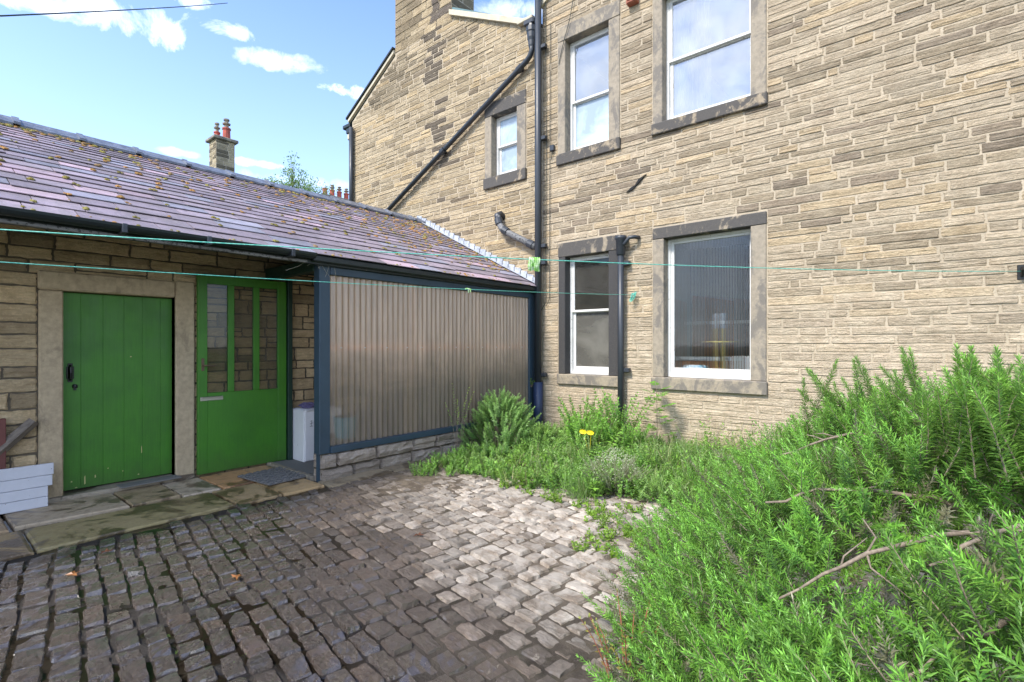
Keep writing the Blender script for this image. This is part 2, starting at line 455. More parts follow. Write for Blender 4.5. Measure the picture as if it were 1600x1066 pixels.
class MB:
    def __init__(s):
        s.v, s.f, s.c, s.base = [], [], [], 0
        s.col = (1, 1, 1, 1)
    def add(s, verts, faces, col=None):
        verts = np.asarray(verts, dtype=float).reshape(-1, 3)
        n = len(verts)
        s.v.append(verts)
        b = s.base
        s.f.extend([tuple(i + b for i in f) for f in faces])
        c = np.asarray(col if col is not None else s.col, dtype=float)
        if c.shape[-1] == 3: c = np.concatenate([c, np.zeros(c.shape[:-1] + (1,))], -1)
        if c.ndim == 1: c = np.tile(c, (n, 1))
        s.c.append(c)
        s.base += n
        return s
    def box(s, a, b, bev=0.0, col=None, rot=None, piv=None):
        a, b = np.minimum(a, b), np.maximum(a, b)
        if bev <= 0:
            v = [(x, y, z) for x in (a[0], b[0]) for y in (a[1], b[1]) for z in (a[2], b[2])]
            f = [(0, 1, 3, 2), (4, 6, 7, 5), (0, 4, 5, 1), (2, 3, 7, 6), (0, 2, 6, 4), (1, 5, 7, 3)]
        else:
            bev = min(bev, *( (b - a) * .45))
            v, idx = [], {}
            for i in (0, 1):
                for j in (0, 1):
                    for k in (0, 1):
                        for ax in range(3):
                            p = [(a, b)[i][0], (a, b)[j][1], (a, b)[k][2]]
                            for q in range(3):
                                if q != ax: p[q] += bev * (1 - 2 * (i, j, k)[q])
                            idx[(i, j, k, ax)] = len(v)
                            v.append(p)
            f = []
            for ax in range(3):
                o1, o2 = [q for q in range(3) if q != ax]
                for side in (0, 1):
                    loop = []
                    for (p, q) in ((0, 0), (1, 0), (1, 1), (0, 1)):
                        key = [0, 0, 0]; key[ax] = side; key[o1] = p; key[o2] = q
                        loop.append(idx[tuple(key) + (ax,)])
                    f.append(tuple(loop))
                # edges parallel to ax
                for p in (0, 1):
                    for q in (0, 1):
                        k0 = [0, 0, 0]; k1 = [0, 0, 0]
                        k0[o1] = k1[o1] = p; k0[o2] = k1[o2] = q; k1[ax] = 1
                        f.append((idx[tuple(k0) + (o1,)], idx[tuple(k1) + (o1,)], idx[tuple(k1) + (o2,)], idx[tuple(k0) + (o2,)]))
            for i in (0, 1):
                for j in (0, 1):
                    for k in (0, 1):
                        f.append((idx[(i, j, k, 0)], idx[(i, j, k, 1)], idx[(i, j, k, 2)]))
        v = np.array(v, float)
        if rot is not None:
            pv = np.array(piv if piv is not None else (np.array(a) + b) / 2)
            M = np.array(rot)
            v = (v - pv) @ M.T + pv
        return s.add(v, f, col)
    def tube(s, pts, r, seg=8, col=None, cap=True):
        pts = [Vector(p) for p in pts]
        rs = r if hasattr(r, '__len__') else [r] * len(pts)
        v, f = [], []
        up = None
        for i, p in enumerate(pts):
            t = (pts[min(i + 1, len(pts) - 1)] - pts[max(i - 1, 0)]).normalized()
            if up is None:
                up = Vector((0, 0, 1)) if abs(t.z) < .9 else Vector((1, 0, 0))
            a = t.cross(up).normalized()
            up = a.cross(t).normalized()
            for k in range(seg):
                th = 2 * math.pi * k / seg
                v.append(p + a * (math.cos(th) * rs[i]) + up * (math.sin(th) * rs[i]))
        for i in range(len(pts) - 1):
            for k in range(seg):
                f.append((i * seg + k, i * seg + (k + 1) % seg, (i + 1) * seg + (k + 1) % seg, (i + 1) * seg + k))
        if cap:
            f.append(tuple(range(seg - 1, -1, -1)))
            f.append(tuple((len(pts) - 1) * seg + k for k in range(seg)))
        return s.add([tuple(q) for q in v], f, col)
    def lathe(s, prof, c, seg=16, col=None):
        return s.tube([(c[0], c[1], c[2] + z) for z, r in prof], [r for z, r in prof], seg, col)
    def build(s, name, m, parent=None, smooth=False, kind=None, label=None):
        me = bpy.data.meshes.new(name)
        off = np.array(wloc(parent)) if parent is not None else np.zeros(3)
        V = np.concatenate(s.v) - off
        me.from_pydata(V.tolist(), [], s.f)
        ca = me.color_attributes.new('Col', 'FLOAT_COLOR', 'POINT')
        ca.data.foreach_set('color', np.concatenate(s.c).astype(np.float32).ravel())
        me.materials.append(MATS[m])
        if smooth:
            me.polygons.foreach_set('use_smooth', [True] * len(me.polygons))
        me.update()
        o = bpy.data.objects.new(name, me)
        COL.objects.link(o)
        if parent is not None: o.parent = parent
        if kind: o['kind'] = kind
        if label: o['label'] = label
        return o


def fast_quads(name, V, C, m, parent=None, kind=None):
    """V (n,4,3) quads, C (n,3) colours"""
    n = len(V)
    me = bpy.data.meshes.new(name)
    off = np.array(wloc(parent)) if parent is not None else np.zeros(3)
    me.vertices.add(n * 4)
    me.vertices.foreach_set('co', (V - off).astype(np.float32).ravel())
    me.loops.add(n * 4)
    me.loops.foreach_set('vertex_index', np.arange(n * 4, dtype=np.int32))
    me.polygons.add(n)
    me.polygons.foreach_set('loop_start', np.arange(0, n * 4, 4, dtype=np.int32))
    me.polygons.foreach_set('loop_total', np.full(n, 4, dtype=np.int32))
    ca = me.color_attributes.new('Col', 'FLOAT_COLOR', 'POINT')
    cc = np.ones((n, 4, 4), np.float32)
    cc[:, :, :3] = C[:, None, :]
    ca.data.foreach_set('color', cc.ravel())
    me.materials.append(MATS[m])
    me.update(calc_edges=True)
    me.validate()
    o = bpy.data.objects.new(name, me)
    COL.objects.link(o)
    if parent is not None: o.parent = parent
    if kind: o['kind'] = kind
    return o


def rotz(a):
    c, s = math.cos(a), math.sin(a)
    return [[c, -s, 0], [s, c, 0], [0, 0, 1]]


def rotx(a):
    c, s = math.cos(a), math.sin(a)
    return [[1, 0, 0], [0, c, -s], [0, s, c]]


# ------------------------------------------------------------------ masonry
YW = lambda y0: (lambda u, z, d: (u, y0 - d, z))       # wall facing -Y
XW = lambda x0: (lambda u, z, d: (x0 + d, u, z))       # wall facing +X


def stone_patch(mb, mp, u0, u1, z0, z1, relief, col, wob=.006, gap=.006):
    nx = max(3, int((u1 - u0) / .055))
    nz = 5 if (z1 - z0) < .16 else 7
    rowd = [random.uniform(.55, 1.15) for _ in range(nz + 1)]
    us = np.linspace(u0 + gap, u1 - gap, nx + 1)
    zs = np.linspace(z0 + gap, z1 - gap, nz + 1)
    verts, c = [], []
    tilt = random.uniform(-.25, .25)
    bul = random.uniform(.55, 1.0)
    for j, z in enumerate(zs):
        for i, u in enumerate(us):
            edge = i in (0, nx) or j in (0, nz)
            if edge:
                d = -.003
                uu = u + random.uniform(-wob, wob)
                z_ = z + random.uniform(-wob, wob)
            else:
                d = relief * bul * (1 + tilt * (2 * j / nz - 1)) * random.uniform(.75, 1.12) * rowd[j]
                inx = .75 if i in (1, nx - 1) else 0
                uu = u + (us[0] - u if i == 1 else us[-1] - u if i == nx - 1 else 0) * inx + random.uniform(-.004, .004)
                z_ = z + ((zs[0] - z) * .7 if j == 1 else (zs[-1] - z) * .7 if j == nz - 1 else 0) + random.uniform(-.003, .003)
            verts.append(mp(uu, z_, d))
            k = random.uniform(.93, 1.07)
            c.append((col[0] * k, col[1] * k, col[2] * k))
    faces = []
    w = nx + 1
    for j in range(nz):
        for i in range(nx):
            a = j * w + i
            faces.append((a, a + 1, a + w + 1, a + w))
    mb.add(verts, faces, np.array(c))


def masonry(mb, mp, u0, u1, z0, z1, holes, colf, hr=(.085, .135), lr=(.18, .70), relief=.016, clip=None, gap=.006, wob=.0065):
    z = z0
    while z < z1 - .03:
        h = random.uniform(*hr)
        if z + h > z1: h = z1 - z
        a0, a1 = u0, u1
        if clip:
            r = clip(z + h)
            if r is None: break
            a0, a1 = max(u0, r[0]), min(u1, r[1])
        spans = [(a0, a1)]
        for (ha, hb, hc, hd) in holes:
            if z + h * .5 > hc and z + h * .5 < hd:
                ns = []
                for (a, b) in spans:
                    if hb <= a or ha >= b: ns.append((a, b)); continue
                    if ha > a: ns.append((a, ha))
                    if hb < b: ns.append((hb, b))
                spans = ns
        for (a, b) in spans:
            u = a
            while u < b - .02:
                L = random.uniform(*lr) * (1.0 if random.random() > .25 else .55)
                if b - (u + L) < lr[0] * .7: L = b - u
                L = min(L, b - u)
                # an occasional stone is split into two thin ones
                if h > .105 and random.random() < .10:
                    hh = h * random.uniform(.4, .6)
                    stone_patch(mb, mp, u, u + L, z, z + hh, relief, colf(u + L / 2, z), wob, gap)
                    stone_patch(mb, mp, u, u + L, z + hh, z + h, relief, colf(u + L / 2, z), wob, gap)
                else:
                    stone_patch(mb, mp, u, u + L, z, z + h, relief, colf(u + L / 2, z), wob, gap)
                u += L
        z += h


def vnoise(x, y, z=0.0):
    return mnoise.noise(Vector((x, y, z)))


def wall_cells(mb, mp, us, zs, holes, d0=0.0, d1=-.35):
    """solid wall with rectangular openings from a grid of cells"""
    us, zs = sorted(set(us)), sorted(set(zs))
    for i in range(len(us) - 1):
        for j in range(len(zs) - 1):
            cu, cz = (us[i] + us[i + 1]) / 2, (zs[j] + zs[j + 1]) / 2
            if any(a < cu < b and c < cz < d for a, b, c, d in holes): continue
            p, q = mp(us[i], zs[j], d0), mp(us[i + 1], zs[j + 1], d1)
            mb.box(p, q)


# ==================================================================== HOUSE
house = tag(empty('stone_house', (1.8, 0.1, 0)), 'tall buff coursed-stone house with five sash windows, gables and black drainpipes', 'house')

#            outer u0,u1    z0(sill bottom) z1(lintel top)  opening u0,u1,z0,z1
WINS = {
    'small': dict(o=(-1.11, -.17, 4.22, 5.73), h=(-.95, -.37, 4.41, 5.50)),
    'uppermid': dict(o=(.47, 1.56, 4.29, 6.47), h=(.61, 1.375, 4.465, 6.24)),
    'upperright': dict(o=(2.06, 3.51, 4.345, 6.47), h=(2.20, 3.33, 4.50, 6.24)),
    'lowermid': dict(o=(.48, 1.545, .845, 3.06), h=(.61, 1.375, 1.003, 2.84)),
    'addedlower': dict(o=(6.36, 8.04, .85, 3.066), h=(6.52, 7.88, 1.016, 2.912)),  # added out of view to let daylight into the ribbed-glass room
    'addedupper': dict(o=(6.36, 8.04, 4.345, 6.47), h=(6.52, 7.88, 4.50, 6.24)),  # unseen upper window, added to brighten the upstairs room
    'lowerright': dict(o=(2.06, 3.51, .85, 3.066), h=(2.22, 3.33, 1.016, 2.912)),
}
holes = [(w['h'][0] - .03, w['h'][1] + .03, w['h'][2] - .03, w['h'][3] + .03) for w in WINS.values()]
outers = [w['o'] for w in WINS.values()]

GAB_APEX, GAB_Z, EAVE_Z = -2.70, 8.15, 6.62     # wing gable
XL, XM, XR = -5.3, .16, 9.2
SL = (GAB_Z - EAVE_Z) / (GAB_APEX - XL)
SR = (GAB_Z - 6.66) / (XM - .16 - GAB_APEX)


def clip_wing(z):
    if z <= EAVE_Z: return (XL, XM)
    a = XL + (z - EAVE_Z) / SL
    b = XM - .1 - max(0, (z - 6.66)) / SR
    return (a, b) if a < b - .1 else None


def clip_main(z):
    if z <= 6.95: return (XM, XR)
    a = XM + (z - 6.95) / .56
    b = XR - (z - 6.95) / .56
    return (a, b) if a < b - .1 else None


def main_col(u, z):
    r = random.random()
    g = vnoise(u * .7, z * .7, 3.1)
    buff = np.array((.44, .365, .26))
    if random.random() < .25: buff = np.array((.46, .365, .235))
    if random.random() < .2: buff = np.array((.40, .335, .24))
    dark = .03 + .17 * max(0, g + .1)
    if u > 2.5: dark += .03
    if z < 1.1: dark *= .15
    if r < dark: c = np.array((.22, .178, .128)) * random.uniform(.85, 1.35)
    elif r < dark + .24: c = np.array((.32, .262, .180)) * random.uniform(.85, 1.15)
    else: c = buff * random.uniform(.85, 1.12)
    if z < 2.4:
        t = min(1, (2.4 - z) / 1.3) * .9
        c = c * (1 - t) + np.array((.52, .435, .32)) * random.uniform(.94, 1.05) * t
    if u < XM:
        c = c * np.array((1.0, .98, .90))
    # long-standing rain and soot stain under the chimney
    s = math.exp(-((u + 2.35 + .1 * (z - 6)) / .16) ** 2) * (1 if z > 4.9 else .3)
    if random.random() < s * .85: c = np.array((.13, .105, .075))
    if u < -3.1 and z > 6.6: c = c * random.uniform(.5, .8)
    return c


wl = MB()
us = [XL, XM, XR] + [v for w in holes for v in w[:2]]
zs = [-.3, 6.62] + [v for w in holes for v in w[2:]]
wall_cells(wl, YW(0), us, zs, holes)
wall_cells(wl, XW(XR), [.351, .9, 2.9, 9], [-.3, .8, 2.7, 4.2, 6.2, 6.6], [(.9, 2.9, .8, 2.7), (.9, 2.9, 4.2, 6.2)])  # openings added in the unseen side wall to brighten both storeys
# gable triangles (solid prisms)
def prism(mb, poly, y0, y1):
    n = len(poly)
    v = [(x, y0, z) for x, z in poly] + [(x, y1, z) for x, z in poly]
    f = [tuple(range(n)), tuple(range(2 * n - 1, n - 1, -1))] + [(i, (i + 1) % n + 0, (i + 1) % n + n, i + n) for i in range(n)]
    mb.add(v, f)
prism(wl, [(XL, 6.62), (XM - .001, 6.62), (XM - .1, 6.66), (GAB_APEX, GAB_Z)], 0, .35)
prism(wl, [(XM, 6.62), (XR, 6.62), (XR, 6.95), ((XM + XR) / 2, 6.95 + (XR - XM) / 2 * .56), (XM, 6.95)], 0, .35)
# returns and back
wl.box((XL, .351, -.3), (XL + .35, 9, 6.60))
wl.box((XL + .351, 8.65, -.3), (XR - .351, 9, 6.6))
wall = wl.build('wall', 'mortar', house)
st = MB()
masonry(st, YW(0), XL, XM + .0, -.05, 8.6, outers, main_col, clip=clip_wing, hr=(.07, .11), relief=.013)
masonry(st, YW(0), XM, XR, -.05, 9.9, outers, main_col, clip=clip_main, hr=(.068, .108), relief=.013)
masonry(st, lambda u, z, d: (XL - d, u, z), .3, 9, -.05, 6.6, [], main_col, hr=(.1, .15))
st.build('stonework', 'stone', wall)
# quoins on the far left corner
q = MB()
zq = 3.0
while zq < 6.3:
    q.box((XL - .035, -.02, zq), (XL + .004 + (.0), .29, zq + .33), .012)
    zq += .34
q.build('quoins', 'black_jamb_stone', house)


def add_window(key, w, kind, mats, label=None):
    o, h = w['o'], w['h']
    ju, jm, ls, sm = mats
    root = MB()
    # lintel
    root.box((o[0], -.022, h[3]), (o[1], .17, o[3]), .008)
    win = root.build('window', ls, house, label=label)
    m = MB()
    m.box((o[0] + .004, -.018, h[2] + .001), (h[0], .17, h[3] - .001), .008)
    m.build('stone_jamb', ju, win)
    m = MB()
    m.box((h[1], -.018, h[2] + .001), (o[1] - .004, .17, h[3] - .001), .008)
    m.build('stone_jamb', jm, win)
    m = MB()
    m.box((o[0] - .01, -.05, o[2]), (o[1] + .01, .17, h[2]), .01)
    m.build('stone_sill', sm, win)
    F = .055
    y0, y1 = .125, .185
    fr = MB()
    a, b, c, d = h
    b2, d2 = b + .02, d + .0
    fr.box((a, y0, c), (a + F * .7, y1 + .04, d), .004)
    fr.box((b - F * .4, y0, c), (b, y1 + .04, d), .004)
    fr.box((a + F * .7, y0, d - F * .6), (b - F * .4, y1 + .04, d), .004)
    fr.box((a + F * .7, y0 - .02, c), (b - F * .4, y1 + .04, c + .045), .006)
    fr.build('window_frame', 'white_paint', win)
    ia, ib, ic, id_ = a + F * .7, b - F * .4, c + .045, d - F * .6
    panes = []
    if kind['rail'] is None:
        s_ = MB()
        y = .145
        s_.box((ia, y, ic), (ia + .045, y + .04, id_), .004)
        s_.box((ib - .03, y, ic), (ib, y + .04, id_), .004)
        s_.box((ia + .045, y, id_ - .035), (ib - .03, y + .04, id_), .004)
        s_.box((ia + .045, y, ic), (ib - .03, y + .04, ic + .085), .004)
        s_.build('sash', 'white_paint', win)
        panes.append((ia + .045, ib - .03, ic + .085, id_ - .035, y + .02, kind['glass'][0]))
    else:
        zr = kind['rail']
        for k, (z0, z1, y) in enumerate(((ic, zr + .012, .150), (zr - .012, id_, .112))):
            s_ = MB()
            yy = y + .035 if k == 0 else y + .02
            yy0, yy1 = (.165, .20) if k == 0 else (.128, .163)
            bh = .075 if k == 0 else .035
            th = .035
            s_.box((ia, yy0, z0), (ia + .045, yy1, z1), .004)
            s_.box((ib - .03, yy0, z0), (ib, yy1, z1), .004)
            s_.box((ia + .045, yy0, z1 - th), (ib - .03, yy1, z1), .004)
            s_.box((ia + .045, yy0, z0), (ib - .03, yy1, z0 + bh), .004)
            s_.build('sash', 'white_paint', win)
            panes.append((ia + .045, ib - .03, z0 + bh, z1 - th, (yy0 + yy1) / 2, kind['glass'][k]))
    for (pa, pb, pc, pd, y, g) in panes:
        m = MB()
        if g == 'ribbed_glass':
            N = 50
            seg = 6
            us_ = np.linspace(pa, pb, N * seg + 1)
            fv, fc = [], []
            for i, u in enumerate(us_):
                ph = (i % seg) / seg * 2 * math.pi
                dy = .0021 * (math.cos(ph))
                fv += [(u, y - .003 + dy, pc), (u, y - .003 + dy, pd), (u, y + .006, pc), (u, y + .006, pd)]
            for i in range(len(us_) - 1):
                p, q_ = i * 4, i * 4 + 4
                fc += [(p, q_, q_ + 1, p + 1), (q_ + 2, p + 2, p + 3, q_ + 3), (p + 1, q_ + 1, q_ + 3, p + 3), (p, p + 2, q_ + 2, q_)]
            e = (len(us_) - 1) * 4
            fc += [(0, 1, 3, 2), (e, e + 2, e + 3, e + 1)]
            m.add(fv, fc)
            m.build('pane', g, win, smooth=False)
        else:
            m.add([(pa, y, pc), (pb, y, pc), (pb, y, pd), (pa, y, pd)], [(0, 1, 2, 3)])
            m.build('pane', g, win)
            if g == 'clear_frost':
                pass
    return win


add_window('small', WINS['small'], dict(rail=4.97, glass=('frosted_glass', 'frosted_glass')), ('jamb_stone', 'jamb_stone', 'lintel_stone', 'dark_sill_stone'), 'small upper sash window with frosted panes beside the sloping drainpipe')
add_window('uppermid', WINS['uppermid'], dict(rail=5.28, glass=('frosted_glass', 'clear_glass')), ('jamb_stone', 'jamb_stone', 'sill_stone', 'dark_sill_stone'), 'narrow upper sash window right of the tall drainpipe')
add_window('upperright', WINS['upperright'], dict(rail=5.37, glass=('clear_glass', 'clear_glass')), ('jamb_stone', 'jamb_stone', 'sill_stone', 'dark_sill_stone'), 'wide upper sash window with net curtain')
add_window('lowermid', WINS['lowermid'], dict(rail=1.985, glass=('dimpled_glass', 'dull_glass')), ('black_jamb_stone', 'black_jamb_stone', 'lintel_stone', 'sill_stone'), 'narrow ground floor sash window between the two drainpipes')
add_window('addedlower', WINS['addedlower'], dict(rail=1.985, glass=('clear_glass', 'clear_glass')), ('jamb_stone', 'jamb_stone', 'lintel_stone', 'sill_stone'), 'added out-of-view ground floor sash window that lights the room behind the ribbed glass')
add_window('addedupper', WINS['addedupper'], dict(rail=5.37, glass=('clear_glass', 'clear_glass')), ('jamb_stone', 'jamb_stone', 'lintel_stone', 'dark_sill_stone'), 'added out-of-view upper sash window that lights the upstairs room')
add_window('lowerright', WINS['lowerright'], dict(rail=None, glass=('ribbed_glass',)), ('jamb_stone', 'jamb_stone', 'lintel_stone', 'sill_stone'), 'wide ground floor window of vertically ribbed glass')

# rooms behind the windows
rm = MB()
rm.box((XL + .352, .352, 3.30), (XR - .352, 8.6, 3.42))
rm.box((XL + .352, .352, 6.42), (XR - .352, 8.6, 6.52))
rm.build('ceiling', 'room_white', house)
rm = MB()
rm.box((1.72, .352, .1), (1.90, 8.6, 3.29))
rm.box((.30, .352, 3.43), (.36, 3.4, 6.41))
rm.box((1.72, .352, 3.43), (1.90, 8.6, 6.41))
rm.box((XL + .36, 3.4, 3.43), (1.71, 3.5, 6.41))
rm.box((1.91, 4.2, 3.43), (XR - .36, 4.3, 6.41))
rm.build('partition', 'room_wall', house)
rm = MB()
rm.box((1.901, 3.2, .1), (XR - .36, 3.3, 3.29))
rm.box((XL + .36, 3.2, .1), (1.719, 3.3, 3.29))
rm.build('partition', 'navy_wall', house, label='dark blue inner wall behind the ribbed window')
rm = MB()
rm.box((XL + .36, .352, 0), (XR - .36, 8.6, .1))
rm.build('inner_floor', 'room_floor', house)
rm = MB()
rm.box((1.902, 1.35, .1), (1.94, 2.75, 2.25), .01)
rm.build('inner_door', 'orange_wood', house)

# chimney flush with the wing gable
ch = MB()
ch.box((-3.70, .004, 6.9), (-1.99, .62, 10.2))
chim = ch.build('chimney', 'mortar', house)
st = MB()
def chim_col(u, z):
    c = np.array((.44, .35, .215)) * random.uniform(.85, 1.1)
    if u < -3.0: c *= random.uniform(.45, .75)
    if u > -1.0: c *= random.uniform(.40, .6)  # side face darkened: its shade is painted into the stone colour
    if abs(u + 2.42) < .14 and random.random() < .85: c = np.array((.13, .105, .08))
    return c
masonry(st, YW(-.004), -3.70, -1.99, 7.62, 10.2, [], chim_col, hr=(.15, .19), lr=(.28, .5), relief=.008)
masonry(st, XW(-1.99), .0, .62, 7.3, 10.2, [], chim_col, hr=(.15, .19), lr=(.28, .5), relief=.008)
st.build('chimney_stonework', 'stone', chim)

# roofs (slabs laid on the gable slopes), running back in +Y
def roof_slab(mb, x0, z0, x1, z1, y0, y1, t=.09):
    v = [(x0, y0, z0), (x1, y0, z1), (x1, y1, z1), (x0, y1, z0)]
    v2 = [(a, b, c + t) for a, b, c in v]
    mb.add(v + v2, [(3, 2, 1, 0), (4, 5, 6, 7), (0, 1, 5, 4), (1, 2, 6, 5), (2, 3, 7, 6), (3, 0, 4, 7)])
rf = MB()
roof_slab(rf, XL - .18, EAVE_Z + .0 - .0, GAB_APEX, GAB_Z + .04, .02, 9.1)
roof_slab(rf, XM - .12, 6.68, GAB_APEX, GAB_Z + .04, .02, 9.1)
xm = (XM + XR) / 2
roof_slab(rf, XM - .02, 6.97, xm, 6.97 + (xm - XM) * .56, .02, 9.1)
roof_slab(rf, XR + .1, 6.93, xm, 6.97 + (xm - XM) * .56, .02, 9.1)
rf.build('roof', 'teal_slate', house)
# verges
vg = MB()
roof_slab(vg, -1.98, 7.70, -.02, 6.70, -.07, .018, .10)
vg.box((-.30, -.10, 6.80), (.02, .018, 6.86), .01)
vg.build('verge', 'cream_stone', house)
vg = MB()
roof_slab(vg, XL - .12, EAVE_Z + .02, -3.71, 7.62, -.04, .018, .07)
vg.build('verge', 'cream_stone', house)
vg = MB()
roof_slab(vg, XM - .01, 6.93, xm, 6.93 + (xm - XM) * .56, -.05, .018, .09)
vg.build('verge', 'cream_stone', house)
vg = MB()
roof_slab(vg, XL - .17, EAVE_Z + .09, -3.71, 7.705, -.07, .019, .04)
vg.build('slate_edge', 'gutter_black', house)
# eave gutter and corbel on the left corner
g = MB()
g.box((XL - .34, -.05, 6.52), (XL - .06, 8.9, 6.62), .02)
g.box((XL - .22, -.03, 6.40), (XL - .04, .12, 6.52), .01)
g.build('gutter', 'gutter_black', house)
g = MB()
g.box((XL - .20, -.02, 6.24), (XL - .04, .10, 6.40), .03)
g.box((XL - .14, -.02, 6.10), (XL - .04, .10, 6.235), .03)
g.build('corbel', 'cream_stone', house)


def pipe_part(pts, r, m, collars=(), name='drainpipe', sub=True, seg=12, lab=None):
    p = MB()
    p.tube(pts, r, seg)
    o = p.build(name, m, house, smooth=True, label=lab)
    for (c, hh, rr, brk) in collars:
        k = MB()
        k.lathe([(-hh, r + .001), (-hh, rr), (-hh * .5, rr), (-hh * .45, rr * .93), (hh * .45, rr * .93), (hh * .5, rr), (hh, rr), (hh, r + .001)], c, seg)
        if brk:
            k.box((c[0] - .02, c[1], c[2] - .03), (c[0] + rr + .06, c[1] + .075, c[2] + .03), .006)
        k.build('collar', m, o)
    return o


tall = pipe_part([(.155, -.11, .62), (.155, -.11, 8.2)], .055, 'iron_paint',
          [((.155, -.11, z), .05, .075, True) for z in (6.25, 4.78, 3.05, 2.78, .98 - .0)], lab='tall straight cast iron drainpipe')
low = pipe_part([(.155, -.11, -.03), (.155, -.11, .86)], .076, 'blue_iron_paint',
          [((.155, -.11, z), .03, .090, False) for z in (.12, .24, .36, .48, .60, .72, .84)], lab='fat ribbed blue pipe base in the corner')
sec = pipe_part([(1.62, -.10, -.03), (1.62, -.10, 2.95)], .045, 'iron_paint', [((1.62, -.10, z), .035, .062, True) for z in (2.62, 1.10)], lab='short drainpipe between the two ground floor windows')
k = MB()
k.lathe([(-.22, .046), (-.2, .062), (.0, .07), (.02, .085), (.06, .085), (.06, .05)], (1.62, -.10, 2.95), 12)
k.tube([(1.62, -.10, 2.86), (1.70, -.12, 2.90), (1.76, -.12, 2.97), (1.84, -.10, 2.97), (1.86, -.02, 2.97)], .028, 10)
k.build('hopper', 'iron_paint', sec, smooth=True)
wt_ = MB()
dp = [(-.03, -.10, 6.20), (-.04, -.10, 6.02), (-.16, -.10, 5.80), (-.50, -.10, 5.62 - .12), (-4.05, -.10, 4.34 - .15)]
def lerp(a, b, t): return tuple(a[i] + (b[i] - a[i]) * t for i in range(3))
P1, P2 = (-.20, -.09, 6.08), (-4.3, -.09, 4.09)
diag = pipe_part([(.02, -.10, 6.42), (.02, -.10, 6.26), (-.02, -.10, 6.18), (-.09, -.095, 6.13), P1, P2], .044, 'iron_paint', [], lab='long sloping drainpipe running down across the gable')
for t in (.01, .47, .96):
    c = lerp(P1, P2, t)
    k = MB()
    d = Vector(P2) - Vector(P1); d.normalize()
    k.tube([Vector(c) - d * .05, Vector(c) + d * .05], .058, 12)
    k.box((c[0] - .02, c[1], c[2] - .02), (c[0] + .02, 0.0, c[2] + .02))
    k.build('collar', 'iron_paint', diag)
k = MB()
k.lathe([(-.16, .045), (-.12, .055), (-.05, .06), (.0, .075), (.08, .08), (.10, .09), (.17, .09), (.19, .06), (.24, .055)], (.015, -.10, 6.46), 10)
k.box((-.12, -.16, 6.67), (.09, .3, 6.77), .02)
k.build('hopper', 'iron_paint', diag)
soil = pipe_part([(-.68, .02, 3.66), (-.70, -.06, 3.72), (-.70, -.13, 3.68), (-.66, -.14, 3.56), (-.60, -.13, 3.44), (-.52, -.12, 3.38), (.10, -.11, 3.05)], .055, 'grey_iron_paint', [], lab='short bent waste pipe with peeling paint')
for c0, c1 in (((-.68, -.135, 3.62), (-.645, -.14, 3.52)), ((-.57, -.125, 3.42), (-.48, -.118, 3.365)), ((-.04, -.112, 3.125), (.06, -.11, 3.07))):
    k = MB(); k.tube([c0, c1], .070, 12); k.build('collar', 'iron_paint', soil)
k = MB(); k.tube([(-.68, .02, 3.66), (-.70, -.06, 3.72), (-.70, -.13, 3.68), (-.68, -.136, 3.60)], .0575, 12); k.build('elbow', 'iron_paint', soil, smooth=True)
vp = pipe_part([(-5.22, -.08, 4.0), (-5.22, -.08, 6.45)], .05, 'iron_paint', [((-5.22, -.08, 6.42), .06, .07, False), ((-5.22, -.08, 5.4), .03, .065, False)], lab='drainpipe at the far left corner of the gable')
# cables on the wall
cb = MB()
cb.tube([(.245, -.03, 7.2), (.25, -.03, 5.8), (.26, -.03, 4.6), (.25, -.03, 3.2), (.25, -.03, 2.15), (.16, -.03, 2.02)], .006, 5)
cb.tube([(.34, -.03, 6.6), (.33, -.03, 4.45), (.325, -.03, 3.0), (.32, -.03, 2.2), (.26, -.03, 2.08)], .005, 5)
cb.tube([(.36, -.03, 4.42), (.38, -.04, 4.52), (.385, -.03, 4.60)], .006, 5)
cb.tube([(.9, -.03, 7.3), (.8, -.04, 6.9), (.72, -.05, 6.5), (.60, -.04, 6.2), (.50, -.03, 5.9)], .006, 5)
cb.build('cable', 'wire_black', house)
cb = MB()
cb.box((.34, -.06, 4.55), (.42, -.01, 4.64), .006)
cb.build('junction_box', 'iron_paint', house)
cb = MB()
cb.box((1.70, -.10, 6.28), (1.86, .0, 6.42), .008)
for k_ in range(3): cb.box((1.72, -.112, 6.29 + k_ * .035), (1.84, -.10, 6.305 + k_ * .035))
cb.build('air_vent', 'brick_red', house)
cb = MB()
cr = [(1.66, 3.64), (1.74, 3.70), (1.80, 3.72), (1.86, 3.80), (1.97, 3.84), (1.90, 3.78), (1.84, 3.73), (1.76, 3.66)]
cb.add([(x, -.027, z) for x, z in cr] + [(x, -.006, z) for x, z in cr], [tuple(range(8))] + [(i, (i + 1) % 8, (i + 1) % 8 + 8, i + 8) for i in range(8)])
cb.build('crack', 'door_gap', house)

# things inside the windows
t = empty('net_curtain', (2.45, .33, 4.55)); tag(t, 'white net curtain hanging inside the wide upper window', 'curtain')
m = MB()
fv, ff = [], []
for i in range(41):
    x = 2.24 + i * .0125
    y = .30 + .018 * math.sin(i * 1.3)
    fv += [(x, y, 4.5), (x, y + .01 * math.sin(i), 6.2)]
    if i: ff.append((2 * i - 2, 2 * i, 2 * i + 1, 2 * i - 1))
m.add(fv, ff)
m.build('cloth', 'curtain', t)
m = MB(); m.tube([(2.22, .30, 6.2), (3.34, .30, 6.2)], .012, 8); m.build('rail', 'white_paint', t)

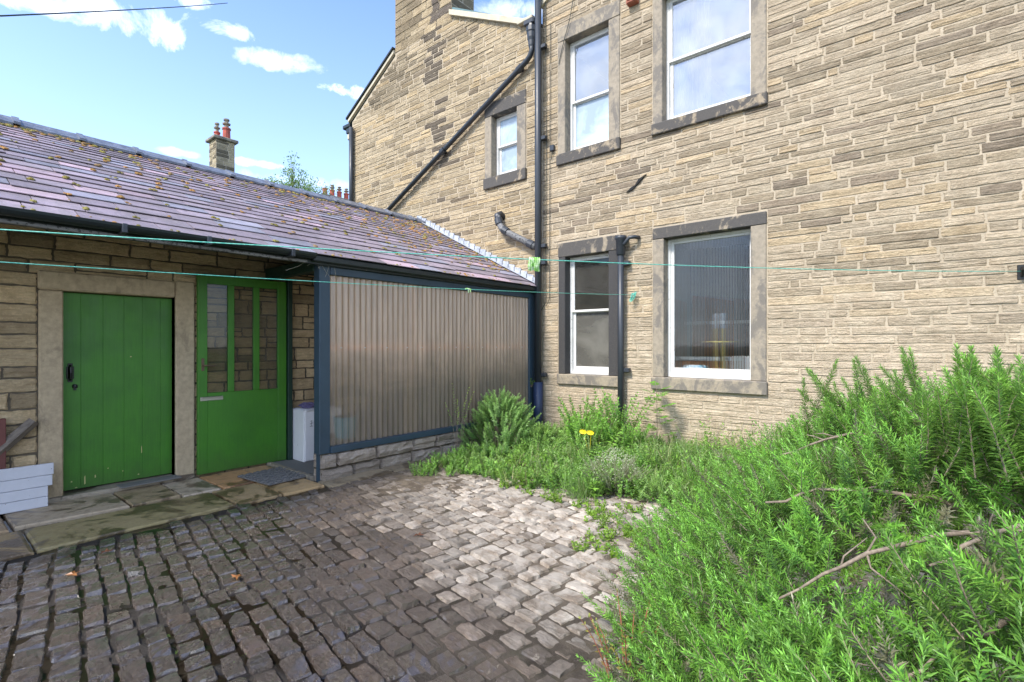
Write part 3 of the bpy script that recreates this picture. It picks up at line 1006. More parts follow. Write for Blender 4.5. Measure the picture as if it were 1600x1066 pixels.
m = MB(); m.lathe([(0, .032), (.01, .036), (.13, .036), (.14, .03), (.141, .004), (.155, .003)], (-.70, .27, 4.47), 14)
o = m.build('candle', 'candle_wax'); tag(o, 'cream candle on the sill behind the small upper frosted window', 'candle')
m = MB(); m.box((-.9, .21, 4.40), (-.36, .36, 4.468), .004); m.build('inner_sill', 'white_paint', house)
m = MB(); m.box((2.2, .21, 1.0), (3.34, .50, 1.06), .004); m.build('inner_sill', 'white_paint', house)

stand = tag(empty('brass_stand', (2.83, .40, 1.06)), 'brass pole stand with a flat ring behind the ribbed window', 'stand')
m = MB(); m.lathe([(0, .07), (.015, .07), (.02, .028), (.42, .024), (.43, .018), (.62, .018)], (2.83, .40, 1.06), 12); m.build('pole', 'brass', stand)
m = MB()
ring = [(2.83 + .19 * math.cos(a), .40 + .13 * math.sin(a), 1.50) for a in np.linspace(0, 2 * math.pi, 25)]
m.tube(ring, .009, 6); m.tube([(2.64, .40, 1.50), (3.02, .40, 1.50)], .007, 6)
m.build('ring', 'brass', stand)
m = MB(); m.lathe([(0, .03), (.2, .035), (.21, .01)], (2.83, .40, 1.68), 12); m.build('top', 'lead', stand)
m = MB()
m.tube([(2.36, .33, 1.115), (2.42, .33, 1.125), (2.62, .33, 1.125), (2.66, .33, 1.11)], [.03, .058, .058, .03], 12)
o = m.build('rolled_towel', 'towel', smooth=True); tag(o, 'pale blue and white rolled towel on the sill behind the ribbed window', 'towel')
m = MB(); m.lathe([(0, .05), (.01, .06), (.06, .10), (.065, .095), (.02, .05)], (3.12, .36, 1.062), 14)
o = m.build('bowl', 'room_white', smooth=True); tag(o, 'white bowl right of the brass stand behind the ribbed window', 'bowl')
shf = tag(empty('inner_shelf', (2.4, 1.2, .1)), 'low wooden shelf unit with white top by the orange inner door', 'shelf')
m = MB(); m.box((1.95, .95, .1), (2.5, 1.3, 1.22), .01); m.build('carcass', 'orange_wood', shf)
m = MB(); m.box((1.95, .93, 1.221), (2.53, 1.32, 1.28), .01); m.build('top', 'room_white', shf)
m = MB(); m.box((2.95, .8, .1), (3.5, 1.2, 1.30), .02)
o = m.build('white_cabinet', 'room_white'); tag(o, 'white cabinet standing in the dark room behind the ribbed window', 'cabinet')
m = MB(); m.box((2.3, 3.0, 1.85), (5.6, 3.19, 1.9)); m.build('inner_shelf_board', 'room_white', house)

# ==================================================================== OUTBUILDING
out_b = tag(empty('outbuilding', (-1.5, -4.0, 0)), 'low stone outbuilding with slate roof, green doors and corrugated plastic porch', 'outbuilding')
DX = -1.2
YE = -9.6
dholes = [(-5.87, -4.607, -.2, 2.14)]


def door_col(u, z):
    r = random.random()
    c = np.array((.66, .51, .31)) * random.uniform(.72, 1.12)
    if r < .15: c = np.array((.40, .31, .19)) * random.uniform(.8, 1.1)
    return c


w = MB()
wall_cells(w, XW(DX), [YE, -5.71, -4.79, -.002], [-.3, 1.965, 3.05], [(-5.71, -4.79, -.4, 1.965)], 0, -.3)
w.box((-5.3, YE, -.3), (-5.0, -.002, 2.45))
w.box((-4.999, YE, -.3), (DX - .301, YE + .3, 2.9))
ow = w.build('wall', 'dark_joint', out_b)
st = MB()
masonry(st, XW(DX), YE, -.005, -.05, 2.95, dholes, door_col, hr=(.10, .17), lr=(.22, .6), relief=.02, gap=.006, wob=.006)
masonry(st, lambda u, z, d: (u, YE - d, z), -5.3, DX, -.05, 2.9, [], door_col, hr=(.10, .17), relief=.02)
st.build('stonework', 'stone', ow)
# stone door surround
sr = MB()
sr.box((DX - .16, -5.87, -.05), (DX + .035, -5.70, 1.958), .012)
srr = sr.build('door_surround', 'surround_stone', out_b)
sr = MB(); sr.box((DX - .16, -4.79, -.05), (DX + .037, -4.607, 2.145), .014); sr.build('jamb', 'surround_stone', srr)
sr = MB(); sr.box((DX - .16, -5.875, 1.962), (DX + .04, -4.793, 2.137), .014); sr.build('lintel', 'surround_stone', srr)
sr = MB(); sr.box((DX - .2, -5.86, -.05), (DX + .10, -4.62, .055), .015, col=(.26, .23, .19, .3)); sr.build('threshold', 'flagstone', srr)
# plank door
pd = MB()
ys = [-5.698, -5.555, -5.385, -5.215, -5.06, -4.90, -4.792]
for i in range(6):
    pd.box((DX - .13, ys[i] + .0005, .07), (DX - .085 + random.uniform(0, .0015), ys[i + 1] - .0005, 1.955), .0014)
door = pd.build('plank_door', 'green_paint', out_b)
m = MB(); m.box((DX - .15, -5.70, .05), (DX - .132, -4.79, 1.96)); m.build('backing', 'door_gap', door)
m = MB()
ha = (DX - .082, -5.635)
m.box((ha[0], ha[1] - .018, 1.10), (ha[0] + .006, ha[1] + .018, 1.28), .003)
m.box((ha[0], ha[1] - .028, 1.13), (ha[0] + .006, ha[1] + .028, 1.25), .004)
m.tube([(ha[0], ha[1], 1.26), (ha[0] + .045, ha[1], 1.24), (ha[0] + .055, ha[1], 1.19), (ha[0] + .045, ha[1], 1.14), (ha[0], ha[1], 1.12)], .011, 8)
m.build('handle', 'black_iron', door)
m = MB(); m.lathe([(0, .02), (.012, .022), (.03, .018), (.034, .008)], (ha[0] + .004, -5.60, 1.045), 10); m.box((ha[0], -5.612, 1.02), (ha[0] + .008, -5.588, 1.05)); m.build('keyhole', 'black_iron', door)
for (yy, zz, ww, hh) in [(-5.53, .10, .010, .09), (-5.63, .14, .012, .014), (-5.45, .15, .010, .03), (-5.07, .33, .008, .08), (-5.1, .11, .014, .012), (-5.23, .17, .01, .010), (-5.165, 1.33, .014, .012), (-5.35, .22, .01, .010), (-5.60, .08, .02, .008)]:
    m = MB(); m.add([(DX - .0815, yy, zz), (DX - .0815, yy + ww, zz + hh * .1), (DX - .0815, yy + ww * .8, zz + hh), (DX - .0815, yy + ww * .1, zz + hh * .8)], [(0, 1, 2, 3)])
    m.build('paint_chip', 'chip_cream', door)

# open glazed door folded back against the wall
gx0, gx1 = -1.155, -1.11
gd = MB()
ya, yb = -4.598, -3.615
zb, zt = .035, 2.235
gd.box((gx0, ya, zb), (gx1, ya + .095, zt), .004)
gd.box((gx0, yb - .105, zb), (gx1, yb, zt), .004)
gd.box((gx0, ya + .095, zt - .10), (gx1, yb - .105, zt), .004)
gd.box((gx0, ya + .095, zb), (gx1 - .001, yb - .105, .925), .004)
gd.box((gx0, -4.288, .925), (gx1, -4.222, zt - .10), .004)
gd.box((gx0, -4.008, .925), (gx1, -3.94, zt - .10), .004)
gdo = gd.build('glazed_door', 'green_paint', out_b)
for (a, b) in ((-4.503, -4.288), (-4.222, -4.008), (-3.94, -3.72)):
    m = MB(); m.add([(-1.133, a, .925), (-1.133, b, .925), (-1.133, b, 2.135), (-1.133, a, 2.135)], [(0, 1, 2, 3)]); m.build('pane', 'dull_glass', gdo)
    
m = MB(); m.box((gx1, -4.565, 1.17), (gx1 + .006, -4.535, 1.31), .003); m.tube([(gx1, -4.55, 1.23), (gx1 + .045, -4.55, 1.23), (gx1 + .05, -4.53, 1.23), (gx1 + .05, -4.44, 1.225)], .008, 8); m.build('handle', 'rusty_steel', gdo)
m = MB(); m.box((gx1, -4.575, .84), (gx1 + .008, -4.345, .885), .003); m.box((gx1 + .008, -4.56, .868), (gx1 + .018, -4.36, .882), .003); m.build('letter_slot', 'steel', gdo)
# porch door frame: head and side post
m = MB()
m.box((-1.16, -3.605, .0), (-1.08, -3.55, 2.25), .004)
m.box((-1.19, -3.84, 2.25), (-.06, -3.74, 2.38), .005)
m.box((-1.17, -3.74, 2.36), (-.07, -.02, 2.41), .0)
pf = m.build('porch_frame', 'dark_green_paint', out_b)
# porch screen: post, sill, head, far post
m = MB(); m.box((-.075, -3.825, .286), (.045, -3.70, 2.36), .006); m.build('post', 'blue_paint', pf)
m = MB(); m.box((-.03, -3.822, -.02), (.02, -3.806, .285), .0); m.build('trim_strip', 'blue_paint', pf)
m = MB(); m.box((-.045, -.20, .30), (.045, -.05, 2.30), .006); m.build('post', 'blue_paint', pf)
m = MB(); m.box((-.07, -3.70, .285), (.075, -.20, .355), .006); m.build('sill_rail', 'blue_paint', pf)
m = MB(); m.box((-.05, -3.70, 2.215), (.055, -.20, 2.30), .006); m.build('head_rail', 'blue_paint', pf)
m = MB(); m.box((-.06, -3.70, 1.395), (-.005, -.20, 1.46), .004); m.build('batten', 'batten_wood', pf)
m = MB()
m.box((-.14, -2.57, .0), (-.061, -2.51, 2.30), .004); m.build('stud', 'pale_timber', pf)
m = MB()
m.box((-.14, -1.40, .0), (-.061, -1.34, 2.30), .004); m.build('stud', 'pale_timber', pf)
# timber post against the inner wall and the inner doorway
m = MB(); m.box((DX + .02, -3.12, .0), (DX + .10, -3.02, 2.3), .005); m.build('inner_post', 'pale_timber', pf)
# corrugated sheets
for (a, b, xo) in ((-3.70, -2.50, .010), (-2.58, -1.33, .013), (-1.41, -.17, .010)):
    m = MB()
    n = int((b - a) / .076 * 10)
    fv, ff = [], []
    for i in range(n + 1):
        y = a + (b - a) * i / n
        x = xo + .0120 * math.sin(2 * math.pi * y / .076)
        fv += [(x, y, .356), (x, y, 2.214)]
        if i: ff.append((2 * i - 2, 2 * i, 2 * i + 1, 2 * i - 1))
    m.add(fv, ff)
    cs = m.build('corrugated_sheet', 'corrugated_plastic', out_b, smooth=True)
    for k in range(4):
        s_ = MB()
        y = (round((a + .12 + k * .30) / .076) + .25) * .076
        s_.lathe([(0, .010), (.004, .012), (.006, .006)], (xo + .012, y, 1.425), 8)
        s_.box((xo + .008, y - .008, 1.417), (xo + .018, y + .008, 1.433), .003)
        s_.build('screw', 'steel', cs)
# rock-faced plinth wall under the screen
m = MB(); m.box((-.12, -3.80, -.1), (.02, -.02, .284)); pl = m.build('plinth', 'dark_joint', out_b)
m = MB()
yy = -3.80
def plc(): return np.array((.42, .36, .30)) * random.uniform(.75, 1.15)
for (z0, z1, first) in ((-.03, .125, .38), (.125, .283, .17)):
    yy = -3.80
    L = first
    while yy < -.1:
        e = min(yy + L, -.05)
        stone_patch(m, XW(.02), yy, e, z0, z1, .075, plc(), .009, .008)
        yy = e; L = random.uniform(.32, .6)
for (z0, z1) in ((-.03, .125), (.125, .283)):
    stone_patch(m, lambda u, z, d: (u, -3.80 - d, z), -.12, .03, z0, z1, .02, plc(), .004, .006)
m.build('rock_faced_blocks', 'stone', pl)

# roof
RX0, RZ0, RX1, RZ1 = .13, 2.405, -2.9, 3.94
rl = math.hypot(RX1 - RX0, RZ1 - RZ0)
ex, ez = (RX1 - RX0) / rl, (RZ1 - RZ0) / rl
nx_, nz_ = -ez, ex
if nz_ < 0: nx_, nz_ = -nx_, -nz_
def RP(s, y, h=0.0): return (RX0 + ex * s + nx_ * h, y, RZ0 + ez * s + nz_ * h)
m = MB()
def rbox(mb, s0, s1, y0, y1, h0, h1, h0b=None, h1b=None, col=None, jit=0):
    h0b = h0 if h0b is None else h0b; h1b = h1 if h1b is None else h1b
    j = [random.uniform(-jit, jit) for _ in range(2)]
    v = [RP(s0 + j[0], y0, h0), RP(s0 + j[1], y1, h0), RP(s1, y1, h0b), RP(s1, y0, h0b), RP(s0 + j[0], y0, h1), RP(s0 + j[1], y1, h1), RP(s1, y1, h1b), RP(s1, y0, h1b)]
    mb.add(v, [(0, 3, 2, 1), (4, 5, 6, 7), (0, 1, 5, 4), (1, 2, 6, 5), (2, 3, 7, 6), (3, 0, 4, 7)], col)
rbox(m, .02, rl - .02, YE - .1, -.004, -.07, -.012)
# back slope
bx = -5.55
m.add([(RX1, YE - .1, RZ1), (bx, YE - .1, 2.45), (bx, -.004, 2.45), (RX1, -.004, RZ1), (RX1, YE - .1, RZ1 - .08), (bx, YE - .1, 2.37), (bx, -.004, 2.37), (RX1, -.004, RZ1 - .08)],
      [(0, 1, 2, 3), (4, 7, 6, 5), (0, 4, 5, 1), (1, 5, 6, 2)])
roof = m.build('roof', 'gutter_black', out_b)
m = MB()
s = -.03
ci = 0
joints = []
while s < rl - .05:
    frac = max(0, s) / rl
    e = .225 * (1 - frac) + .105 * frac
    e *= random.uniform(.95, 1.05)
    wmin, wmax = .30 * (1 - frac) + .17 * frac, .52 * (1 - frac) + .28 * frac
    y = YE - .12 - random.uniform(0, .3)
    while y < -.01:
        wd = random.uniform(wmin, wmax)
        y1 = min(y + wd, -.006)
        g_ = random.uniform(.75, 1.2)
        c = np.array((.200, .170, .185)) * g_
        if random.random() < .14: c = np.array((.20, .20, .23)) * g_
        if random.random() < .10: c = np.array((.30, .23, .25)) * g_
        lift = random.uniform(.010, .017)
        s1 = min(s + e + .05, rl)
        rbox(m, s + random.uniform(-.008, .008) - (random.uniform(.015, .04) if random.random() < .03 else 0), s1, y + .0035, y1 - .0035, lift - .007, lift, -.009, -.002, col=tuple(c) + (0,), jit=.005)
        joints.append((s, y))
        y = y1
    s += e
m.build('slates', 'slate', roof)
# moss tufts
m = MB()
mosscols = [(.30, .17, .05), (.40, .21, .06), (.22, .18, .04), (.26, .23, .06), (.16, .14, .04), (.26, .17, .08)]
def blob(mb, c, r, col, fl=.5, n=None):
    vs, fs = [], []
    seg, rings = 7, 3
    for j in range(rings):
        a = j / (rings - .5) * math.pi / 2
        for k in range(seg):
            th = 2 * math.pi * k / seg
            rr = r * math.cos(a) * random.uniform(.7, 1.25)
            vs.append((rr * math.cos(th), rr * math.sin(th), r * fl * math.sin(a) * random.uniform(.8, 1.2)))
    vs.append((0, 0, r * fl))
    for j in range(rings - 1):
        for k in range(seg):
            fs.append((j * seg + k, j * seg + (k + 1) % seg, (j + 1) * seg + (k + 1) % seg, (j + 1) * seg + k))
    for k in range(seg): fs.append(((rings - 1) * seg + k, (rings - 1) * seg + (k + 1) % seg, rings * seg))
    out_ = []
    for (a, b, h) in vs:
        out_.append(RP(c[0] + a, c[1] + b, c[2] + h))
    mb.add(out_, fs, col)
random.shuffle(joints)
cnt = 0
for (s0, y0) in joints:
    if cnt > 620: break
    if s0 < .02 or y0 < -9: continue
    pr = .25 + .75 * (s0 / rl) * .6 + .25 * (vnoise(s0 * 1.2, y0 * .8) > 0)
    if random.random() > pr: continue
    cnt += 1
    cc = random.choice(mosscols)
    up = random.uniform(-.01, .06)
    for k in range(random.randint(1, 4)):
        blob(m, (s0 + up + random.uniform(-.02, .03), y0 + random.uniform(-.025, .025), .012), random.uniform(.011, .030), cc, .55)
for k in range(160):        # thicker moss under the ridge
    y0 = random.choice([-5.9, -5.6, -5.2, -3.2, -2.2, -7]) + random.gauss(0, .35)
    blob(m, (rl - random.uniform(.10, .30), min(y0, -.1), .012), random.uniform(.015, .035), random.choice(mosscols), .5)
for k in range(330):
    y0 = -abs(random.gauss(0, 1.3)) - .08
    if y0 < -4: continue
    blob(m, (random.uniform(.5, rl - .15), y0, .010), random.uniform(.012, .034), random.choice(mosscols[:3] + [(.20, .13, .06)]), .4)
for k in range(70):
    blob(m, (random.uniform(-.03, .05), random.uniform(-8, -.1), .012), random.uniform(.008, .02), random.choice(mosscols), .5)
m.build('moss', 'moss', roof, kind='stuff')
# ridge tiles
m = MB()
y = YE - .15
while y < -.02:
    y1 = min(y + .56, -.02)
    dz = random.uniform(-.006, .006)
    prof = [(-.17, -.075), (-.05, .0), (0, .035), (.05, .0), (.17, -.075), (.17, -.105), (0, .005), (-.17, -.105)]
    for (ya_, yb_, sc2) in ((y + .004, y1 - .05, 1.0), (y1 - .05, y1 + .01, 1.16)):
        n = len(prof)
        if yb_ - ya_ < .01: continue
        v = [(RX1 + a * sc2, ya_, RZ1 + .035 + dz + b + (.014 if sc2 > 1 else 0)) for a, b in prof] + [(RX1 + a * sc2, yb_, RZ1 + .035 + dz + b + (.014 if sc2 > 1 else 0)) for a, b in prof]
        m.add(v, [(i, (i + 1) % n, (i + 1) % n + n, i + n) for i in range(n)] + [tuple(range(n - 1, -1, -1)), tuple(range(n, 2 * n))])
    y = y1
m.build('ridge_tiles', 'ridge_slate', roof)
# stepped lead flashing against the house
m = MB()
s = .0
while s < rl - .02:
    a, b = RP(s, 0, 0), RP(s + .165, 0, 0)
    zt_ = b[2] + .085
    x0_, x1_ = a[0], b[0]
    v = [(x0_, -.030, a[2] + .012), (x1_, -.030, b[2] + .012), (x1_, -.030, zt_ + .012), (x0_, -.030, zt_ - .02)]
    v += [(x, 0.0, z) for x, _, z in v]
    m.add(v, [(0, 1, 2, 3), (3, 2, 6, 7), (0, 3, 7, 4), (1, 5, 6, 2)])
    s += .15
rbox(m, 0.0, rl - .02, -.10, -.031, .024, .030)
m.build('lead_flashing', 'lead', roof)
# fascia and gutter
m = MB()
m.box((.056, YE, 2.30), (.09, -.04, 2.40), .004)
m.build('fascia', 'gutter_black', out_b)
m = MB()
pr = [(.07 * math.cos(a), .055 * math.sin(a)) for a in np.linspace(math.pi, 2 * math.pi, 9)]
pin = [(.060 * math.cos(a), .045 * math.sin(a)) for a in np.linspace(2 * math.pi, math.pi, 9)]
pp = pr + pin
n = len(pp)
for (g0, g1) in ((YE, -6.6), (-6.595, -4.95), (-4.945, -3.95)):
    v = [(.158 + a, g0, 2.395 + b) for a, b in pp] + [(.158 + a, g1, 2.395 + b) for a, b in pp]
    m.add(v, [(i, (i + 1) % n, (i + 1) % n + n, i + n) for i in range(n)] + [tuple(range(n - 1, -1, -1)), tuple(range(n, 2 * n))])
gt = m.build('gutter', 'gutter_black', out_b)
m = MB()
m.box((.085, -3.949, 2.325), (.145, -.05, 2.39), .01)
m.build('gutter_board', 'gutter_black', out_b)
for yb_ in (-6.6, -5.55, -4.95, -4.2):
    m = MB(); m.box((.085, yb_ - .02, 2.325), (.233, yb_ + .02, 2.40), .006); m.build('bracket', 'iron_paint', gt)
# thin grey tube along the gutter's underside
m = MB(); m.tube([(.10, YE, 2.315), (.10, -4.0, 2.315)], .016, 8); m.build('grey_tube', 'grey_iron_paint', gt)
# cobweb strands at the corner post
m = MB()
for k in range(9):
    a = Vector((.06, -3.86 + random.uniform(-.1, .25), 2.36)); b = a + Vector((random.uniform(-.08, .03), random.uniform(-.25, .22), random.uniform(-.28, -.05)))
    m.tube([a, (a + b) / 2 + Vector((0, 0, -.02)), b], .0012, 4)
m.build('cobweb', 'pale_cable', out_b)

# ==================================================================== GROUND
m = MB()
m.add([(-900, -900, -.09), (900, -900, -.09), (900, 900, -.09), (-900, 900, -.09)], [(0, 1, 2, 3)])
m.build('ground', 'rough_ground', kind='structure')
m = MB()
gx_, gy_ = np.arange(-1.5, 9.6, .045), np.arange(-10.5, .12, .045)
fv = []
for y in gy_:
    for x in gx_:
        fv.append((x, y, -.011 + .008 * vnoise(x * 3, y * 3, 2) + .009 * vnoise(x * 14, y * 14, 6) + (.010 + .014 * vnoise(x * 7, y * 7, 9)) * math.exp(-((x - 3.75) ** 2 / .10 + (y + 4.55) ** 2 / .22)) + .016 * math.exp(-((x - .75) ** 2 / .25 + (y + 3.1) ** 2 / .20))))
nw = len(gx_)
m.add(fv, [(r_ * nw + c_, r_ * nw + c_ + 1, (r_ + 1) * nw + c_ + 1, (r_ + 1) * nw + c_) for r_ in range(len(gy_) - 1) for c_ in range(nw - 1)])
m.build('yard', 'joint_soil', kind='structure', smooth=True)

# setts
AL = R(9)
da, db = np.array((-math.cos(AL), math.sin(AL))), np.array((math.sin(AL), math.cos(AL)))
m = MB()
def in_yard(x, y):
    if y > -.12 or y < -9.5 or x > 8.8: return False
    if y < -3.9: return x > .30 + .03 * math.sin(y * 3)
    return x > .36
def sett(mb, a0, a1, b0, b1, org):
    nx, ny = 6, 5
    ca, cbb = (a0 + a1) / 2, (b0 + b1) / 2
    c = org + da * ca + db * cbb
    if not in_yard(c[0], c[1]): return
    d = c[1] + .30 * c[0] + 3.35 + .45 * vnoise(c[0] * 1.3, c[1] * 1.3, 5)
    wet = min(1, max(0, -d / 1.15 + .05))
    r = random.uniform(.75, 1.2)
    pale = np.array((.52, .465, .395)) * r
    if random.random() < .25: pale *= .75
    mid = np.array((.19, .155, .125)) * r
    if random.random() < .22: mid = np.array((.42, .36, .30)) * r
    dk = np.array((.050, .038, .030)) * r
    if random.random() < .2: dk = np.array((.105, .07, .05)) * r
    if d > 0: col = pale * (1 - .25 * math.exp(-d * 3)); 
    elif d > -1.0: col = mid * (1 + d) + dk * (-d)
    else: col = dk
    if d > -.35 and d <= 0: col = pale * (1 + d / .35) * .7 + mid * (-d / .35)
    # dirt band beside the plinth
    if c[0] < 1.5 and c[1] > -4.0:
        t = max(0, min(1, (1.5 - c[0]) / .9)) * max(0, min(1, (-1.9 - c[1]) / .6 + .5))
        col = col * (1 - t * .75) + np.array((.075, .055, .04)) * t * .75
    depth = .030
    top = random.uniform(-.007, .007)
    tx, ty = random.uniform(-.009, .009), random.uniform(-.006, .006)
    sk = random.uniform(-.010, .010)
    verts, cc = [], []
    for j in range(ny + 1):
        for i in range(nx + 1):
            e = i in (0, nx) or j in (0, ny)
            fu, fv_ = i / nx, j / ny
            if i == 1: fu = .10
            if i == nx - 1: fu = .90
            if j == 1: fv_ = .12
            if j == ny - 1: fv_ = .88
            aa = a0 + (a1 - a0) * fu + random.uniform(-.0035, .0035)
            bb = b0 + (b1 - b0) * fv_ + random.uniform(-.0035, .0035) + sk * (fu - .5)
            corner = i in (0, nx) and j in (0, ny)
            if corner:
                aa += (ca - aa) * .10; bb += (cbb - bb) * .12
            z = -depth if e else top + tx * (fu - .5) * 2 + ty * (fv_ - .5) * 2 + random.uniform(-.002, .002) + .003 * (1 - (2 * fu - 1) ** 2)
            p = org + da * aa + db * bb
            if not e: z += .006 * vnoise(p[0] * 13, p[1] * 13, 1) + .005 * vnoise(p[0] * 30, p[1] * 22, 4)
            verts.append((p[0], p[1], z))
            k = random.uniform(.92, 1.08)
            cc.append((col[0] * k, col[1] * k, col[2] * k, wet))
    w_ = nx + 1
    fs = [(j * w_ + i, j * w_ + i + w_, j * w_ + i + w_ + 1, j * w_ + i + 1) for j in range(ny) for i in range(nx)]
    mb.add(verts, fs, np.array(cc))
org = np.array((9.0, -10.0))
b = -.5
while b < 11.5:
    hgt = random.uniform(.09, .135)
    a = -.6 + random.uniform(0, .2)
    off = lambda a_: .05 * vnoise(a_ * .9, b * .6, 3) + .02 * vnoise(a_ * 3, b * .9, 7)
    while a < 11:
        L = random.uniform(.11, .25)
        o_ = off(a + L / 2)
        sett(m, a + .003, a + L - .003, b + random.uniform(-.004, .004) + o_, b + hgt - random.uniform(-.004, .005) + o_, org)
        a += L
    b += hgt
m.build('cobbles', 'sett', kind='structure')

# flagstone path in front of the doors and inside the porch
m = MB()
def flag(pts, z, col, th=.06):
    n = len(pts)
    ctr = np.mean(np.array(pts), 0)
    # inset top ring for a worn edge
    top = [(p[0] + (ctr[0] - p[0]) * .025, p[1] + (ctr[1] - p[1]) * .025, z) for p in pts]
    mid_ = [(p[0], p[1], z - .012) for p in pts]
    bot = [(p[0], p[1], z - th) for p in pts]
    v = top + mid_ + bot
    f = [tuple(range(n))] + [(i, i + n, (i + 1) % n + n, (i + 1) % n) for i in range(n)] + [(i + n, i + 2 * n, (i + 1) % n + 2 * n, (i + 1) % n + n) for i in range(n)]
    m.add(v, f, tuple(col) + (0,))
def jq(x, y): return (x + random.uniform(-.015, .015), y + random.uniform(-.015, .015))
ye = [-9.5, -8.4, -7.3, -6.12, -5.35, -4.95, -4.6, -4.15, -3.87]
fc = [(.28, .21, .13), (.24, .18, .11), (.30, .22, .14), (.34, .28, .21), (.28, .22, .14), (.40, .34, .27), (.42, .24, .12), (.40, .25, .14)]
G = .008
for i in range(len(ye) - 1):
    a, b_ = ye[i] + G, ye[i + 1] - G
    split = -.42 + random.uniform(-.08, .08)
    if i == 3:   # long mossy slab in front
        flag([(-1.09, a), (-.50, a + .02), (-.46, b_), (-1.09, b_)], .022, fc[i])
    else:
        flag([(-1.09, a), (split - G, a), (split - G + random.uniform(-.04, .04), b_), (-1.09, b_)], .020 + random.uniform(-.004, .004), fc[i])
fl2 = [-9.5, -8.0, -6.06, -4.72, -4.30, -3.87]
fc2 = [(.26, .20, .12), (.28, .21, .12), (.24, .20, .10), (.30, .22, .12), (.36, .25, .13)]
for i in range(5):
    a, b_ = fl2[i] + G, fl2[i + 1] - G
    flag([(-.40, a), (.22 + random.uniform(-.04, .05), a), (.24 + random.uniform(-.04, .04), b_), (-.40, b_)], .014, fc2[i])
# narrow edging under the plinth
yy = -3.85
while yy < -.3:
    e = min(yy + random.uniform(.5, .95), -.15)
    flag([(.035, yy + G), (.33 - .04 * (yy + 3.8) / 3.6, yy + G), (.33 - .04 * (e + 3.8) / 3.6, e - G), (.035, e - G)], .006, np.array((.24, .20, .14)) * random.uniform(.7, 1.1))
    yy = e
m.build('path', 'flagstone', kind='structure')
m = MB()
m.box((-1.16, -3.84, -.05), (-.13, -.05, .03))
m.build('porch_floor', 'grey_mat', out_b)
m = MB(); m.box((-1.1, -3.855, -.04), (-.08, -3.80, .045), .005); m.build('door_step', 'sill_stone', out_b)

# ==================================================================== SMALL THINGS
# woven rubber door mat
mt = empty('rubber_mat', (-.62, -4.12, .03)); tag(mt, 'grey woven rubber door mat on the flagstones outside the porch', 'door mat')
m = MB()
an = .10
for i in range(12):
    for j in range(6):
        x, y = -.36 + j * .105, -.25 + i * .043
        if (i + j) % 2: m.box((x, y, .0), (x + .092, y + .030, .012 + .004 * random.random()), .004)
        else: m.box((x + .03, y - .006, .0), (x + .062, y + .040, .016 + .004 * random.random()), .004)
m.box((-.355, -.24, -.004), (.26, .26, .004))
for vv in m.v:
    c_, s_2 = math.cos(an), math.sin(an)
    x, y = vv[:, 0].copy(), vv[:, 1].copy()
    vv[:, 0] = x * c_ - y * s_2 - .42; vv[:, 1] = x * s_2 + y * c_ - 4.06; vv[:, 2] += .028
m.build('weave', 'rubber', mt)
m = MB(); m.box((-1.02, -5.30, .056), (-1.085 - .1, -4.78, .068), .004, rot=rotz(.04))
o = m.build('doorstep_mat', 'grey_mat'); tag(o, 'thin grey mat strip on the threshold of the green plank door', 'door mat')

# white cabinet in the porch
cab = empty('porch_cabinet', (-1.0, -3.35, .03)); tag(cab, 'tall white painted cabinet standing inside the porch doorway', 'cabinet')
m = MB(); m.box((-1.165, -3.54, .03), (-.83, -3.02, .655), .006); m.build('carcass', 'cabinet_white', cab)
m = MB(); m.box((-.829, -3.53, .04), (-.812, -3.03, .645), .005); dd = m.build('door', 'cabinet_white', cab)
m = MB(); m.box((-.812, -3.36, .545), (-.80, -3.22, .565), .004); m.tube([(-.812, -3.25, .50), (-.798, -3.25, .50)], .008, 8); m.build('handle', 'black_iron', dd)
m = MB()
for (a, b, w_) in (((-3.47, .46), (-3.43, .46), .002), ((-3.45, .46), (-3.45, .52), .002), ((-3.47, .49), (-3.43, .50), .002), ((-3.46, .52), (-3.44, .53), .002)):
    m.tube([(-.8105, a[0], a[1]), (-.8105, b[0], b[1])], .0022, 4)
m.build('scribble', 'black_iron', dd)
m = MB(); m.box((-1.15, -3.52, .656), (-.80, -3.06, .662), .0, rot=rotz(.03)); m.box((-1.12, -3.50, .663), (-.84, -3.15, .668), .0, rot=rotz(-.08))
o = m.build('paper_sheets', 'paper'); tag(o, 'loose white papers lying on top of the porch cabinet', 'paper')
m = MB()
fv, ff = [], []
for j in range(9):
    for k in range(18):
        el, th = -1.2 + j * .33, k * math.pi / 9
        rr = 1 + .45 * vnoise(math.cos(th) * 2.2, math.sin(th) * 2.2, el * 2.5) + random.uniform(-.12, .12)
        fv.append((-.985 + .085 * math.cos(el) * math.cos(th) * rr, -3.40 + .10 * math.cos(el) * math.sin(th) * rr, .700 + .036 * math.sin(el) * rr))
for j in range(8):
    for k in range(18): ff.append((j * 18 + k, j * 18 + (k + 1) % 18, (j + 1) * 18 + (k + 1) % 18, (j + 1) * 18 + k))
ff.append(tuple(range(17, -1, -1))); ff.append(tuple(144 + k for k in range(18)))
m.add(fv, ff)
o = m.build('crumpled_bag', 'purple_plastic'); tag(o, 'crumpled dark purple bag on top of the porch cabinet', 'bag')
pot = empty('small_tub', (-.88, -3.22, .67)); tag(pot, 'small white tub with green label on top of the porch cabinet', 'tub')
m = MB(); m.lathe([(0, .032), (.004, .036), (.065, .040), (.07, .042), (.078, .042), (.08, .02)], (-.88, -3.24, .67), 16); m.build('body', 'room_white', pot)
m = MB(); m.lathe([(.02, .0385), (.021, .0400), (.048, .0418), (.049, .039)], (-.88, -3.24, .67), 16); m.build('label_band', 'green_label', pot)

